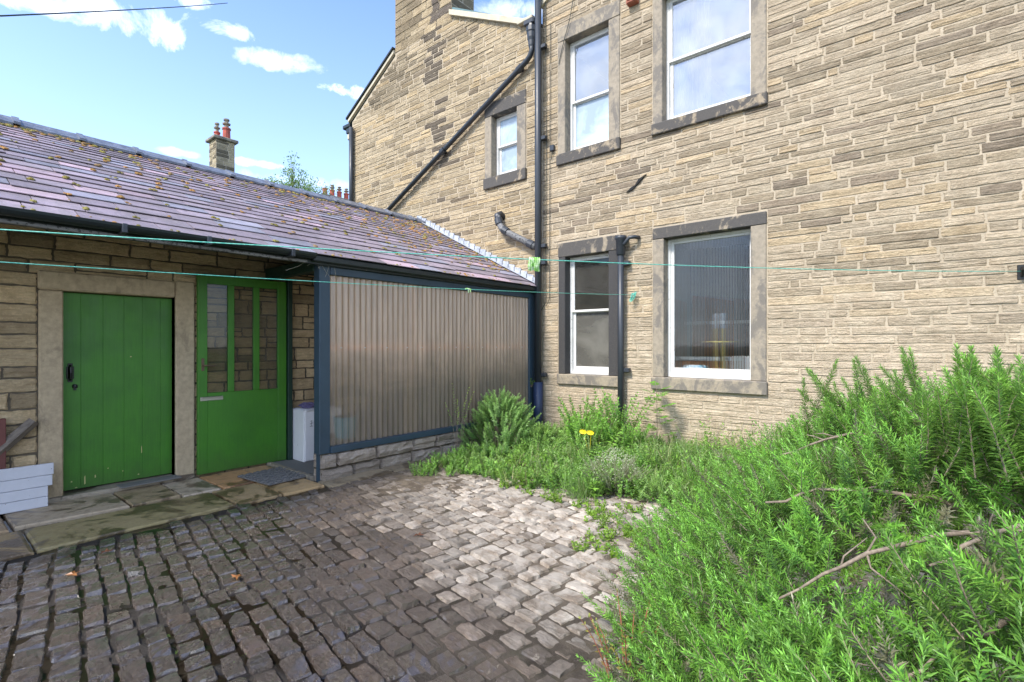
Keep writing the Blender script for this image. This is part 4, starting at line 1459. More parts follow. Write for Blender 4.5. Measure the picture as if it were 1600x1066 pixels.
# clutter behind the corrugated sheet
m = MB(); m.lathe([(0, .11), (.01, .12), (.24, .145), (.25, .15), (.25, .13), (.03, .10)], (-.36, -3.26, .351), 16)
o = m.build('bucket', 'blue_plastic', smooth=True); tag(o, 'blue bucket on the bench behind the corrugated sheet', 'bucket')
bn = empty('work_bench', (-.5, -2.0, .03)); tag(bn, 'long dark bench standing in the porch behind the corrugated sheet', 'bench')
m = MB(); m.box((-.75, -3.42, .30), (-.20, -.4, .35), .005); m.build('top', 'bench_dark', bn)
for yy in (-3.35, -2.0, -.5):
    for xx in (-.72, -.28):
        m = MB(); m.box((xx, yy, .03), (xx + .05, yy + .05, .299), .004); m.build('leg', 'bench_dark', bn)
for (y0_, y1_, zz, mm, nm, lb) in ((-3.05, -2.7, .60, 'bench_dark', 'dark_crate', 'dark crate in the porch behind the left corrugated sheet'),
                                   (-2.35, -1.6, .95, 'bench_dark', 'storage_box', 'large dark storage box behind the middle corrugated sheet'),
                                   (-1.15, -.5, 1.05, 'navy_wall', 'storage_box', 'dark blue storage box behind the right corrugated sheet')):
    r = empty(nm, (-.5, (y0_ + y1_) / 2, .35)); tag(r, lb, 'box')
    m = MB(); m.box((-.72, y0_, .351), (-.28, y1_, zz - .04), .01); m.build('body', mm, r)
    m = MB(); m.box((-.74, y0_ - .02, zz - .039), (-.26, y1_ + .02, zz), .01); m.build('lid', mm, r)

# boards leaning at the left
wb = empty('white_board_panel', (-1.0, -6.1, .02)); tag(wb, 'white painted boarding panel leaning against the stone wall left of the plank door', 'panel')
for i, (y1_, z0_, z1_) in enumerate(((-5.79, .275, .375), (-5.80, .18, .272), (-5.83, .09, .177), (-5.83, .0, .087))):
    m = MB()
    m.box((-1.03 + i * .006, -6.75, z0_ + .024), (-1.005 + i * .006, y1_, z1_ + .024), .003, rot=[[1, 0, 0], [0, 1, 0], [0, 0, 1]])
    m.build('board', 'white_board_paint', wb)
m = MB(); m.box((-1.06, -6.5, .02), (-1.031, -6.42, .39)); m.box((-1.06, -5.98, .02), (-1.031, -5.90, .385)); m.build('batten', 'weathered_wood', wb)
m = MB()
m.box((-1.14, -6.55, .04), (-1.10, -6.085, .82), .004)
o = m.build('red_brown_board', 'red_brown_paint'); tag(o, 'upright red-brown board against the wall behind the white panel', 'board')
m = MB()
m.tube([(-1.115, -6.245, .415), (-1.125, -6.07, .60), (-1.13, -5.905, .775)], [.050, .047, .044], 4)
o = m.build('weathered_plank', 'weathered_wood'); tag(o, 'grey weathered plank leaning diagonally beside the stone door surround', 'plank')

# ------------------------------------------------------------------ lines
def rope(name, pts, r, m_, label, cat, group=None, sag=.0, parent=None):
    P = []
    for i in range(len(pts) - 1):
        a, b_ = Vector(pts[i]), Vector(pts[i + 1])
        for k in range(14):
            t_ = k / 14
            q = a.lerp(b_, t_); q.z -= 4 * sag * t_ * (1 - t_) * (b_ - a).length
            P.append(q)
    P.append(Vector(pts[-1]))
    mm = MB(); mm.tube(P, r, 6)
    o = mm.build(name, m_, parent, smooth=True)
    if label: tag(o, label, cat, group)
    return o


def vp_(px, py, zc):
    a, b_ = (px - 800) / 792, (540 - py) / 792
    return (C_CAM[0] + zc * (a * RT[0] + FW[0]), C_CAM[1] + zc * (a * RT[1] + FW[1]), C_CAM[2] + zc * b_)


# two washing lines run from beyond the left edge of the yard to hooks in the house wall
l1 = rope('washing_line', [vp_(-500, 325, 2.0), (5.684, -.05, 2.134)], .0031, 'rope_green', 'upper green washing line crossing the whole yard to the hook at far right', 'washing line', 'washing lines', .0085)
l2 = rope('washing_line', [vp_(-500, 376, 2.0), (1.80, -.06, 2.165)], .0029, 'rope_green', 'lower green washing line knotted to the wall beside the short drainpipe', 'washing line', 'washing lines', .0055)
m = MB(); m.tube([(5.684, .0, 2.10), (5.684, -.06, 2.10), (5.684, -.08, 2.14), (5.684, -.03, 2.17)], .012, 8); m.box((5.65, -.015, 2.06), (5.72, .0, 2.20), .004)
m.build('line_hook', 'black_iron', house)
m = MB()
m.tube([(1.80, -.0, 2.165), (1.80, -.07, 2.165)], .008, 6)
for k in range(5):
    a_ = random.uniform(0, 6)
    pts = [(1.80 + .035 * math.cos(a_ + t_) * (1 + .3 * math.sin(3 * t_)), -.06 - .01 * k, 2.155 + .05 * math.sin(a_ + t_ * 1.3) - .01 * k) for t_ in np.linspace(0, 5.5, 14)]
    m.tube(pts, .0045, 5)
o = m.build('rope_knot', 'rope_green'); tag(o, 'bundled green rope knot on the wall right of the short drainpipe', 'knot')


def rope_at(o, px):
    """point of a line nearest the given bearing"""
    best = None
    for v in o.data.vertices:
        d = Vector(v.co) - Vector(C_CAM)
        xc = d.x * RT[0] + d.y * RT[1]; z_ = d.x * FW[0] + d.y * FW[1]
        e = abs(800 + 792 * xc / z_ - px)
        if best is None or e < best[0]: best = (e, Vector(v.co))
    return best[1]


c = rope_at(l1, 803)
m = MB()
dl = Vector((.62, .78, 0))
for k in range(6):
    a_ = c + dl * (-.03 + k * .012)
    w_ = .006
    m.tube([a_ + Vector((0, 0, .012)), a_ + Vector((.008, -.01, -.005)), a_ + Vector((random.uniform(-.004, .004), -.012, -.045)), a_ + Vector((0, -.005, -.065 - random.uniform(0, .012)))], [.006, .008, .009, .007], 6)
o = m.build('peg_cloth', 'cloth_green'); tag(o, 'bunched green and white cloth hanging from the upper washing line', 'cloth')
c = rope_at(l2, 706)
m = MB()
m.tube([c + dl * -.03, c + dl * -.01 + Vector((0, 0, .008)), c + dl * .02, c + dl * .03 + Vector((0, 0, -.004))], .008, 6)
m.tube([c + dl * .0, c + dl * .005 + Vector((0, 0, -.02)), c + dl * .002 + Vector((0, 0, -.035))], [.006, .007, .004], 6)
m.tube([c + dl * .02, c + dl * .025 + Vector((0, 0, -.02)), c + dl * .018 + Vector((0, 0, -.03))], [.005, .006, .004], 6)
o = m.build('line_peg', 'cloth_green'); tag(o, 'small pale green peg knot on the lower washing line', 'peg')
rope('overhead_wire', [(-.5, -9.0, 4.62), vp_(0, 25, 6), vp_(355, 5, 16)], .010, 'wire_black', 'thin dark overhead wire crossing the sky at top left', 'wire', None, .002)

# ------------------------------------------------------------------ neighbouring chimneys and tree
def far_house(name, cx, cy, zt, w, d, hgt, pots, label, ang=0.0, ridge=0):
    h_ = empty(name, (cx, cy, 0)); tag(h_, label, 'house')
    m = MB(); m.box((cx - 2.0, cy - 2.2, -.1), (cx + 2.0, cy + 2.2, ridge - 1.6)); m.build('wall', 'mortar', h_)
    m = MB()
    z0_, z1_ = ridge - 1.7, ridge - .2
    v = [(cx - 2.2, cy - 2.4, z0_), (cx - 2.2, cy + 2.4, z0_), (cx, cy + 2.4, z1_), (cx, cy - 2.4, z1_), (cx + 2.2, cy - 2.4, z0_), (cx + 2.2, cy + 2.4, z0_)]
    m.add(v, [(0, 1, 2, 3), (3, 2, 5, 4), (0, 3, 4), (1, 5, 2), (0, 4, 5, 1)])
    m.build('roof', 'teal_slate', h_)
    m = MB(); m.box((cx - w / 2, cy - d / 2, ridge - 1.8), (cx + w / 2, cy + d / 2, zt)); c_ = m.build('chimney', 'mortar', h_)
    st = MB()
    cf = lambda u, z: np.array((.40, .34, .22)) * random.choice((.35, .8, 1.0, 1.0, 1.1))
    masonry(st, lambda u, z, dd: (u, cy - d / 2 - dd, z), cx - w / 2, cx + w / 2, ridge - 1.8, zt, [], cf, hr=(.12, .16), lr=(.2, .45), relief=.012)
    masonry(st, lambda u, z, dd: (cx + w / 2 + dd, u, z), cy - d / 2, cy + d / 2, ridge - 1.8, zt, [], cf, hr=(.12, .16), lr=(.2, .45), relief=.012)
    st.build('stonework', 'stone', c_)
    m = MB(); m.box((cx - w / 2 - .10, cy - d / 2 - .10, zt + .002), (cx + w / 2 + .10, cy + d / 2 + .10, zt + .11), .02); m.build('cap', 'sill_stone', c_)
    for (px_, py_, hh, rr, cowl) in pots:
        m = MB(); m.lathe([(0, rr * 1.1), (hh * .1, rr), (hh * .85, rr * .92), (hh * .87, rr * 1.1), (hh, rr * 1.1), (hh, rr * .7)], (cx + px_, cy + py_, zt + .11), 12)
        p_ = m.build('chimney_pot', 'terracotta', c_, smooth=False)
        if cowl:
            m = MB(); m.lathe([(0, rr * .6), (.12, rr * .55), (.13, rr * 1.0), (.17, rr * 1.05), (.18, rr * .5), (.27, rr * .55), (.28, rr * .8), (.33, rr * .7)], (cx + px_, cy + py_, zt + .11 + hh), 10); m.build('cowl', 'sill_stone', p_)
    return h_


far_house('neighbour_house', -14.7, .70, 8.75, .62, .62, 1, [(-.12, -.12, .28, .10, True), (.14, .10, .42, .13, True)], 'distant stone house whose square chimney carries two pots', ridge=7.0)
far_house('neighbour_house', -24.5, 11.5, 10.75, 1.0, 2.8, 1, [(.05, -1.16 + k * .50, .50, .15, k > 0) for k in range(6)], 'distant stone house with a long stack and row of red pots', ridge=9.3)


# ------------------------------------------------------------------ leaves
def unit(v): return v / np.maximum(np.linalg.norm(v, axis=-1, keepdims=True), 1e-9)


def leaf_quads(P, D, N, L, Wd, curl=0.0):
    """diamond leaves: base P, direction D, normal N, length L, width Wd"""
    D = unit(D); S = unit(np.cross(D, N)); Nn = np.cross(S, D)
    L = np.asarray(L)[:, None]; Wd = np.asarray(Wd)[:, None]
    m1 = P + D * L * .45 + Nn * L * curl
    return np.stack([P, m1 + S * Wd * .5, P + D * L - Nn * L * curl * .6, m1 - S * Wd * .5], 1)


def rand_unit(n):
    v = rng.normal(size=(n, 3)); return unit(v)


class Foliage:
    def __init__(s): s.V, s.C = [], []
    def add(s, V, C): s.V.append(V); s.C.append(np.broadcast_to(C, (len(V), 3)))
    def build(s, name, parent=None, kind=None):
        V = np.concatenate(s.V); C = np.clip(np.concatenate(s.C), 0, 1)
        return fast_quads(name, V, C, 'leaf', parent, kind)


def stem_leaves(F, p0, d0, L, nn, per, ll, lw, ang, col, cvar=.2, bend=(0, 0, -.15), tipcol=None, start=0.0, taper=True, droop=0.0):
    """leaves in whorls along a bent stem; returns the stem's points"""
    t = np.linspace(start, 1, nn)
    p0 = np.array(p0, float); d0 = unit(np.array(d0, float)); bd = np.array(bend)
    pts = p0 + d0 * (t * L)[:, None] + bd * (t ** 2 * L)[:, None]
    dr = unit(d0 + 2 * bd * t[:, None])
    a = unit(np.cross(dr, np.array((.3, .2, 1.0)) + rng.normal(size=3) * .1)); b = np.cross(dr, a)
    ph = np.repeat(rng.uniform(0, 6.28, nn), per) + np.tile(np.arange(per) * 2 * math.pi / per, nn) + rng.normal(size=nn * per) * .25
    P = np.repeat(pts, per, 0); D = np.repeat(dr, per, 0); A = np.repeat(a, per, 0); B = np.repeat(b, per, 0)
    rad = A * np.cos(ph)[:, None] + B * np.sin(ph)[:, None]
    an = ang * rng.uniform(.75, 1.25, len(P)) * (1 - .55 * np.repeat(t, per) ** 3)
    dirv = D * np.cos(an)[:, None] + rad * np.sin(an)[:, None]
    dirv[:, 2] -= droop
    ls = ll * rng.uniform(.7, 1.15, len(P))
    if taper: ls = ls * (1 - .35 * np.repeat(t, per) ** 4)
    V = leaf_quads(P, dirv, D - dirv * .3 + rng.normal(size=P.shape) * .15, ls, lw * ls / ll, .06)
    c = np.array(col) * rng.uniform(1 - cvar, 1 + cvar, (len(P), 1))
    if tipcol is not None:
        w_ = (np.repeat(t, per) ** 2)[:, None]; c = c * (1 - w_) + np.array(tipcol) * w_ * rng.uniform(.85, 1.15, (len(P), 1))
    F.add(V, c)
    return pts


# ---- rosemary
bush = tag(empty('rosemary_bush', (7.0, -4.6, 0)), 'large sprawling bright green rosemary bush filling the right foreground', 'shrub')


def bw(xc, zc, z): return np.array((C_CAM[0] + xc * RT[0] + zc * FW[0], C_CAM[1] + xc * RT[1] + zc * FW[1], z))


def edge(zc): return np.interp(zc, [.8, 1.2, 1.6, 2.2, 3.0, 3.7, 4.3], [.20, .29, .39, .54, .80, 1.02, 1.90])


def bh(xc, zc):
    d = xc - edge(zc)
    if d <= 0: return 0
    h = 1.34 * math.tanh(1.05 * d + .08)
    h *= 1 - .17 * min(1, max(0, (zc - 1.9) / .8))
    h *= min(1, max(0, (zc - .45) / .75)) ** .5
    h *= min(1, max(0, (4.75 - zc) / .9)) ** .5
    h += .16 * vnoise(xc * 1.6, zc * 1.6, 1.0) * min(1, d * 2) + .08 * vnoise(xc * 4, zc * 4, 2.0) * min(1, d * 2)
    # a hollow with bare wood low at the right
    h -= .42 * math.exp(-((xc - 1.42) / .35) ** 2 - ((zc - 1.50) / .30) ** 2)
    return max(.04, h)


F = Foliage()
TW = MB(); TW.col = (1, 1, 1, 1)
nsp = 0
tries = 0
stems = []
while nsp < 5600 and tries < 60000:
    tries += 1
    zc = rng.uniform(.85, 4.7); xc = rng.uniform(.1, min(5.0, 1.35 * zc + .5))
    if xc <= edge(zc): continue
    dens = 1.0 if zc < 2.6 else .75
    if rng.random() > dens: continue
    h = bh(xc, zc)
    e = .06
    gx = (bh(xc + e, zc) - bh(xc - e, zc)) / (2 * e); gz = (bh(xc, zc + e) - bh(xc, zc - e)) / (2 * e)
    nrm = np.array((-gx, -gz, 1.0)); nrm /= np.linalg.norm(nrm)
    out_ = RT[0] * nrm[0] + FW[0] * nrm[1], RT[1] * nrm[0] + FW[1] * nrm[1]
    if rng.random() < .75 * math.exp(-((xc - 1.30) / .30) ** 2 - ((zc - 1.42) / .26) ** 2): continue
    if vnoise(xc * 4.5, zc * 4.5, 7) < -.18 and rng.random() < .8: continue
    L = rng.uniform(.10, .27)
    if rng.random() < .12: L *= 1.4
    layer = rng.random()
    lean = np.array((out_[0] * .9 + rng.normal() * .55, out_[1] * .9 + rng.normal() * .55, .45 + nrm[2] * .4 + rng.normal() * .25))
    lean = unit(lean)
    z0 = h - (L * .75 if layer < .55 else L * 1.1 + rng.uniform(0, .35))
    base = bw(xc, zc, max(.01, z0))
    if np.linalg.norm(base + lean * L * .5 - np.array(C_CAM)) < .62: continue
    g = rng.uniform(.72, 1.2)
    old = layer > .86
    col = np.array((.150, .310, .055)) * g if not old else np.array((.17, .20, .10)) * g
    if rng.random() < .25: col = np.array((.22, .40, .065)) * g
    isdead = rng.random() < .10
    if isdead: col = np.array((.30, .29, .19)) * g * (.6 if rng.random() < .4 else 1)
    near = zc < 2.4
    sp_ = .0095 if near else .012
    nn = max(6, int(L / sp_))
    pts = stem_leaves(F, base, lean, L, nn, 4, .037 if near else .038, .0064 if near else .0085, 1.08, col, .18, bend=(rng.normal() * .12, rng.normal() * .12, .22),
                      tipcol=np.array((.28, .62, .09)) * g if not (old or isdead) else None)
    if near and rng.random() < .18 or rng.random() < .1: stems.append(pts)
    nsp += 1
# tall shoots standing above the mound against the wall
for (px, py, zc, L, lx) in [(1262, 578, 3.0, .34, -.5), (1300, 600, 3.1, .32, -.4), (1330, 560, 2.9, .38, -.3), (1345, 600, 2.8, .30, -.2), (1408, 545, 2.6, .34, -.25), (1392, 575, 2.6, .30, -.5), (1285, 625, 2.8, .28, -.6), (1215, 668, 3.3, .25, -.3),
                            (1375, 590, 2.3, .26, -.3), (1440, 600, 2.2, .30, .1), (1500, 545, 1.75, .34, -.35), (1520, 560, 1.7, .34, -.1), (1550, 560, 1.8, .36, .1), (1580, 548, 1.7, .36, .0), (1600, 560, 1.6, .34, .2), (1490, 580, 1.9, .30, -.3), (1470, 610, 1.9, .30, -.2),
                            (1560, 585, 1.6, .30, -.1), (1360, 625, 2.5, .26, -.2), (1310, 640, 2.8, .28, -.4), (1250, 650, 3.1, .26, -.5), (1535, 600, 1.7, .30, .2)]:
    for k in range(5):
        tip = np.array(vp_(px + rng.normal() * 10, py + rng.uniform(0, 40) * (k > 0), zc + rng.normal() * .05))
        d = unit(np.array((lx * RT[0] + rng.normal() * .22, lx * RT[1] + rng.normal() * .22, 1.0)))
        base = tip - d * L
        g = rng.uniform(.85, 1.15)
        pts = stem_leaves(F, base, d, L, int(L / .0075), 5, .038, .0062, 1.15, np.array((.15, .31, .055)) * g, .18, bend=(rng.normal() * .08, rng.normal() * .08, 0), tipcol=np.array((.30, .58, .10)) * g)
        stems.append(pts)
F.build('foliage', bush)
for pts in stems:
    TW.tube([tuple(pts[0]), tuple(pts[len(pts) // 2]), tuple(pts[-1])], [.0026, .002, .001], 4, cap=False)
TW.build('twigs', 'bark', bush, kind='stuff')
# woody limbs
root_c = bw(2.2, 1.9, .02)
limbs = [[(2.1, 1.9, .02), (1.8, 1.75, .55), (1.45, 1.62, .86), (1.10, 1.58, .80), (.85, 1.62, .64)],
         [(2.1, 1.8, .05), (1.75, 1.45, .62), (1.42, 1.34, .76), (1.15, 1.30, .70), (.92, 1.24, .60)],
         [(2.2, 2.0, .02), (1.95, 1.85, .6), (1.55, 1.85, .90), (1.25, 1.95, .90), (1.05, 2.1, .80)],
         [(2.2, 1.9, .03), (1.9, 1.55, .72), (1.62, 1.42, .93), (1.35, 1.40, .95), (1.12, 1.36, .86)],
         [(2.3, 2.1, .02), (2.2, 2.3, .7), (1.9, 2.45, 1.02), (1.6, 2.5, 1.0), (1.35, 2.55, .90)],
         [(2.2, 1.8, .02), (1.85, 1.40, .44), (1.5, 1.24, .60), (1.2, 1.16, .58), (1.0, 1.08, .50)],
         [(2.3, 2.0, .02), (2.5, 2.4, .8), (2.4, 2.8, 1.15), (2.2, 3.0, 1.2)],
         [(2.2, 1.8, .02), (2.0, 1.38, .66), (1.75, 1.20, .88), (1.5, 1.15, .86), (1.3, 1.12, .78)]]
for l_ in limbs:
    P = [bw(*q) for q in l_]
    Q = []
    for i in range(len(P) - 1):
        for t_ in np.linspace(0, 1, 5)[:-1]:
            Q.append(P[i] * (1 - t_) + P[i + 1] * t_ + rng.normal(size=3) * .006)
    Q.append(P[-1])
    m = MB(); m.tube([tuple(q) for q in Q], list(np.linspace(.013, .004, len(Q)) * (1 + .12 * rng.normal(size=len(Q)))), 7)
    for k in range(5):
        i = int(rng.integers(4, len(Q) - 1)); d = unit(rng.normal(size=3) + np.array((0, 0, .3)))
        a_ = Q[i]; m.tube([tuple(a_), tuple(a_ + d * .06 + rng.normal(size=3) * .01), tuple(a_ + d * rng.uniform(.07, .13) + rng.normal(size=3) * .02)], [.004, .003, .0015], 5)
    m.build('branch', 'bark', bush, smooth=True)

# ---- weeds along the wall
def plant(name, loc, label, cat='plant', group=None):
    r = empty(name, loc); tag(r, label, cat, group); return r


def leafy(root, n, h, spread, nn, per, ll, lw, ang, col, tip=None, lean=(0, 0), bend=.15, start=.15, stemcol='bark', droop=0.0, br=.03, hmin=.6):
    F = Foliage(); S = MB(); c = np.array(root.location)
    for k in range(n):
        a = rng.uniform(0, 6.28); r_ = br * rng.random() ** .5
        d = np.array((math.cos(a) * spread * rng.random() + lean[0], math.sin(a) * spread * rng.random() + lean[1], 1.0))
        L = h * rng.uniform(hmin, 1.0)
        g = rng.uniform(.8, 1.2)
        p = stem_leaves(F, c + np.array((math.cos(a) * r_, math.sin(a) * r_, 0)), d, L, nn, per, ll, lw, ang, np.array(col) * g, .22, bend=(math.cos(a) * bend, math.sin(a) * bend, -.05), tipcol=tip, start=start, droop=droop)
        b0 = c + np.array((math.cos(a) * r_, math.sin(a) * r_, 0))
        S.tube([tuple(b0), tuple(p[0]), tuple(p[len(p) // 2]), tuple(p[-1])], [.004, .0035, .0025, .001], 4)
    F.build('leaves', root)
    S.build('stems', 'bark' if stemcol == 'bark' else stemcol, root)


def bushy(root, c, n, rx, ry, h, col, tip):
    F = Foliage(); S = MB()
    for k in range(n):
        a = rng.uniform(0, 6.28); q = rng.random() ** .5; t_ = rng.random()
        w_ = (1 - .75 * t_ ** 1.6)
        L = rng.uniform(.16, .34)
        x, y = c[0] + rx * q * w_ * math.cos(a), c[1] + ry * q * w_ * math.sin(a)
        x = max(x, .16 + L * .1); y = min(y, -.15)
        zb = t_ * max(.05, h - L * .8) * (1 - .35 * q)
        d = (math.cos(a) * q * .55 + rng.normal() * .22, math.sin(a) * q * .55 + rng.normal() * .22, 1.0)
        g = rng.uniform(.75, 1.2)
        p = stem_leaves(F, (x, y, zb), d, L, 20, 4, .046, .011, 1.15, np.array(col) * g, .22, bend=(math.cos(a) * .12, math.sin(a) * .12, -.03), tipcol=tip, start=.02)
        if k % 3 == 0:
            S.tube([(c[0] + (x - c[0]) * .5, c[1] + (y - c[1]) * .5, -.02), tuple(p[0]), tuple(p[-1])], [.005, .004, .0015], 4)
    F.build('leaves', root); S.build('stems', 'bark', root)


# bushy feathery weed in the corner
GREEN = (.085, .20, .045)
fb = plant('feathery_weed', (.50, -1.42, -.02), 'tall bushy dark green weed growing against the right end of the corrugated porch')
bushy(fb, (.50, -1.42), 290, .52, .50, .95, (.19, .36, .11), (.34, .58, .17))
fb = plant('feathery_weed', (1.0, -1.15, -.02), 'tall bushy green weed growing at the foot of the blue pipe base')
bushy(fb, (1.0, -1.15), 120, .30, .28, .40, (.20, .38, .09), (.36, .58, .15))
fb = plant('creeping_weed', (.26, -2.0, .0), 'slender weed with yellow-green top leaning on the corrugated screen')
leafy(fb, 5, .98, .10, 12, 2, .05, .016, .9, (.15, .27, .06), tip=(.34, .48, .08), start=.55, br=.03)
fb = plant('wall_weed', (.05, -.16, .78), 'tiny bright weed sprouting beside the top of the blue pipe base')
leafy(fb, 4, .16, .9, 6, 2, .05, .022, 1.0, (.18, .36, .05), start=.3, br=.01)

# ferny clump in front of the short drainpipe
for (x, y, h_, n_, lb) in [(1.24, -.50, .80, 18, 'lobed leafy weed left of the short drainpipe'), (1.72, -.42, .92, 18, 'tall leafy weed climbing in front of the short drainpipe'),
                           (2.00, -.75, .55, 18, 'mid green leafy weed between the short drainpipe and the seedling tree'), (1.58, -1.00, .62, 22, 'low leafy weed in front of the short drainpipe')]:
    r = plant('leafy_weed', (x, y, -.02), lb, group='leafy weeds along the wall')
    leafy(r, int(n_ * 1.7), h_, .40, 15, 4, .068, .030, 1.15, (.17, .35, .06), tip=(.26, .52, .08), bend=.14, br=.14, start=.2, droop=.15)

# seedling tree with compound leaves
r = plant('seedling_tree', (2.28, -.38, -.02), 'young seedling tree with thin stem and tiers of leaflets before the pale wall', 'sapling')
F = Foliage(); S = MB(); c = np.array(r.location)
S.tube([tuple(c), tuple(c + (.01, 0, .4)), tuple(c + (-.01, .02, .92))], [.007, .006, .003], 6)
for k in range(15):
    t_ = .30 + .70 * k / 14
    p = c + np.array((0, .01 * t_, .93 * t_)); a = k * 2.4
    L = .20 * (1.15 - t_ * .45)
    d = np.array((math.cos(a), math.sin(a), .35))
    e_ = p + unit(d) * L
    S.tube([tuple(p), tuple(e_)], [.0025, .0012], 4)
    for q_ in (.35, .6, .85, 1.0):
        pp_ = p + unit(d) * L * q_
        for sgn in ((-1, 1) if q_ < 1 else (0,)):
            dd_ = unit(d) + sgn * np.array((-math.sin(a), math.cos(a), 0)) * 1.0
            F.add(leaf_quads(pp_[None], dd_[None] + (0, 0, -.1), np.array([[0, 0, 1.0]]) + rng.normal(size=(1, 3)) * .2, [.095], [.050], .05), np.array((.18, .42, .05)) * rng.uniform(.8, 1.15))
F.build('leaves', r); S.build('stem', 'bark', r)

# yellow flower clump
r = plant('yellow_flower', (1.86, -1.35, -.02), 'plant with two bright yellow flower heads among the weeds', 'flower')
leafy(r, 9, .40, .4, 10, 3, .07, .014, .9, (.10, .24, .05), br=.08)
for dx_ in (-.04, .06):
    m = MB()
    cx_, cy_, cz_ = 1.86 + dx_, -1.42, .415
    for k in range(16):
        a = k * math.pi / 8
        p = Vector((cx_ + .012 * math.cos(a), cy_ - .004, cz_ + .012 * math.sin(a) * .6)); q_ = Vector((cx_ + .055 * math.cos(a), cy_ - .015, cz_ + .045 * math.sin(a) * .7))
        s_ = Vector((-math.sin(a), 0, math.cos(a))) * .009
        m.add([tuple(p), tuple((p + q_) / 2 + s_), tuple(q_), tuple((p + q_) / 2 - s_)], [(0, 1, 2, 3)])
    m.tube([(cx_, cy_ - .016, cz_), (cx_, cy_ + .002, cz_)], .014, 8)
    m.tube([(cx_, cy_, cz_), (1.86, -1.35, .1)], .003, 4)
    m.build('flower_head', 'yellow_petal', r)

# silvery bush with tiny pale flowers
r = plant('silvery_shrub', (2.62, -2.15, -.02), 'small grey-green shrub dotted with tiny pale flowers at the edge of the setts', 'shrub')
leafy(r, 130, .44, .95, 26, 3, .022, .007, .9, (.28, .36, .18), tip=(.46, .52, .34), bend=.10, br=.10, start=.2)
F = Foliage()
n_ = 900
a = rng.uniform(0, 6.28, n_); el = rng.uniform(.15, 1.5, n_)
P = np.array((2.62, -2.15, .05)) + np.stack([np.cos(a) * np.cos(el) * .27, np.sin(a) * np.cos(el) * .27, np.sin(el) * .36], 1) * rng.uniform(.75, 1.08, (n_, 1))
F.add(leaf_quads(P, rand_unit(n_), rand_unit(n_), np.full(n_, .011), np.full(n_, .010)), np.array((.62, .62, .50)))
F.build('flowers', r)

# grass tufts
def grass(F, c, n, h, w_, spread, col):
    a = rng.uniform(0, 6.28, n); r_ = spread * rng.random(n) ** .5
    P = np.array(c) + np.stack([np.cos(a) * r_, np.sin(a) * r_, np.zeros(n)], 1)
    D = np.stack([np.cos(a) * .45 + rng.normal(size=n) * .2, np.sin(a) * .45 + rng.normal(size=n) * .2, np.ones(n)], 1)
    F.add(leaf_quads(P, D, rand_unit(n), h * rng.uniform(.5, 1.0, n), np.full(n, w_), .08), np.array(col) * rng.uniform(.75, 1.25, (n, 1)))


for (x, y, h_, lb) in [(1.02, -.32, .50, 'tuft of long grass right of the blue pipe base'), (2.75, -.65, .42, 'tuft of grass at the wall below the ribbed window'), (3.05, -.95, .45, 'tuft of dark seeding grass near the left edge of the rosemary')]:
    r = plant('grass_tuft', (x, y, -.02), lb, 'grass'); F = Foliage(); grass(F, (x, y, -.02), 120, h_, .009, .09, (.14, .27, .07)); F.build('blades', r)

# mass of low ground cover
F = Foliage()
def region(x, y):
    if y > -.12 or x < .36: return 0
    e = -2.95 + .02 * x if x < 1.0 else -2.95 + (x - 1.0) * .10
    # outer edge of the weed bed runs from the plinth to the rosemary
    e = np.interp(x, [.3, .7, 1.2, 1.8, 2.5, 3.0, 3.6, 4.6], [-2.75, -2.85, -2.55, -2.60, -2.55, -2.30, -2.5, -2.7]) + .32 * vnoise(x * 2.2, y * 2.2, 8)
    return 1 if y > e else 0
n_ = 0
while n_ < 2700:
    x, y = rng.uniform(.36, 4.6), rng.uniform(-3.1, -.12)
    if not region(x, y): continue
    n_ += 1
    dn = vnoise(x * 1.5, y * 1.5, 4)
    hh = .10 + .16 * max(0, dn + .25) + .10 * min(1, max(0, (y + 2.6) / 1.5))
    base = np.array((x, y, -.02))
    kind = vnoise(x * 2.2, y * 2.2, 9) + rng.normal() * .12
    if kind < -.28:
        grass(F, base, 9, hh * 1.5, .006, .03, (.16, .30, .06))
    elif kind < .15:
        for k in range(2):
            stem_leaves(F, base + rng.normal(size=3) * (.02, .02, 0), (rng.normal() * .4, rng.normal() * .4, 1), hh * 1.3, 8, 4, .030, .019, 1.05, np.array((.22, .42, .08)) * rng.uniform(.8, 1.2), .2, droop=.1)
    else:
        stem_leaves(F, base, (rng.normal() * .5, rng.normal() * .5, 1), hh * 1.25, 11, 4, .034, .014, 1.0, np.array((.20, .36, .09)) * rng.uniform(.75, 1.2), .2, tipcol=(.34, .52, .16))
n_ = 0
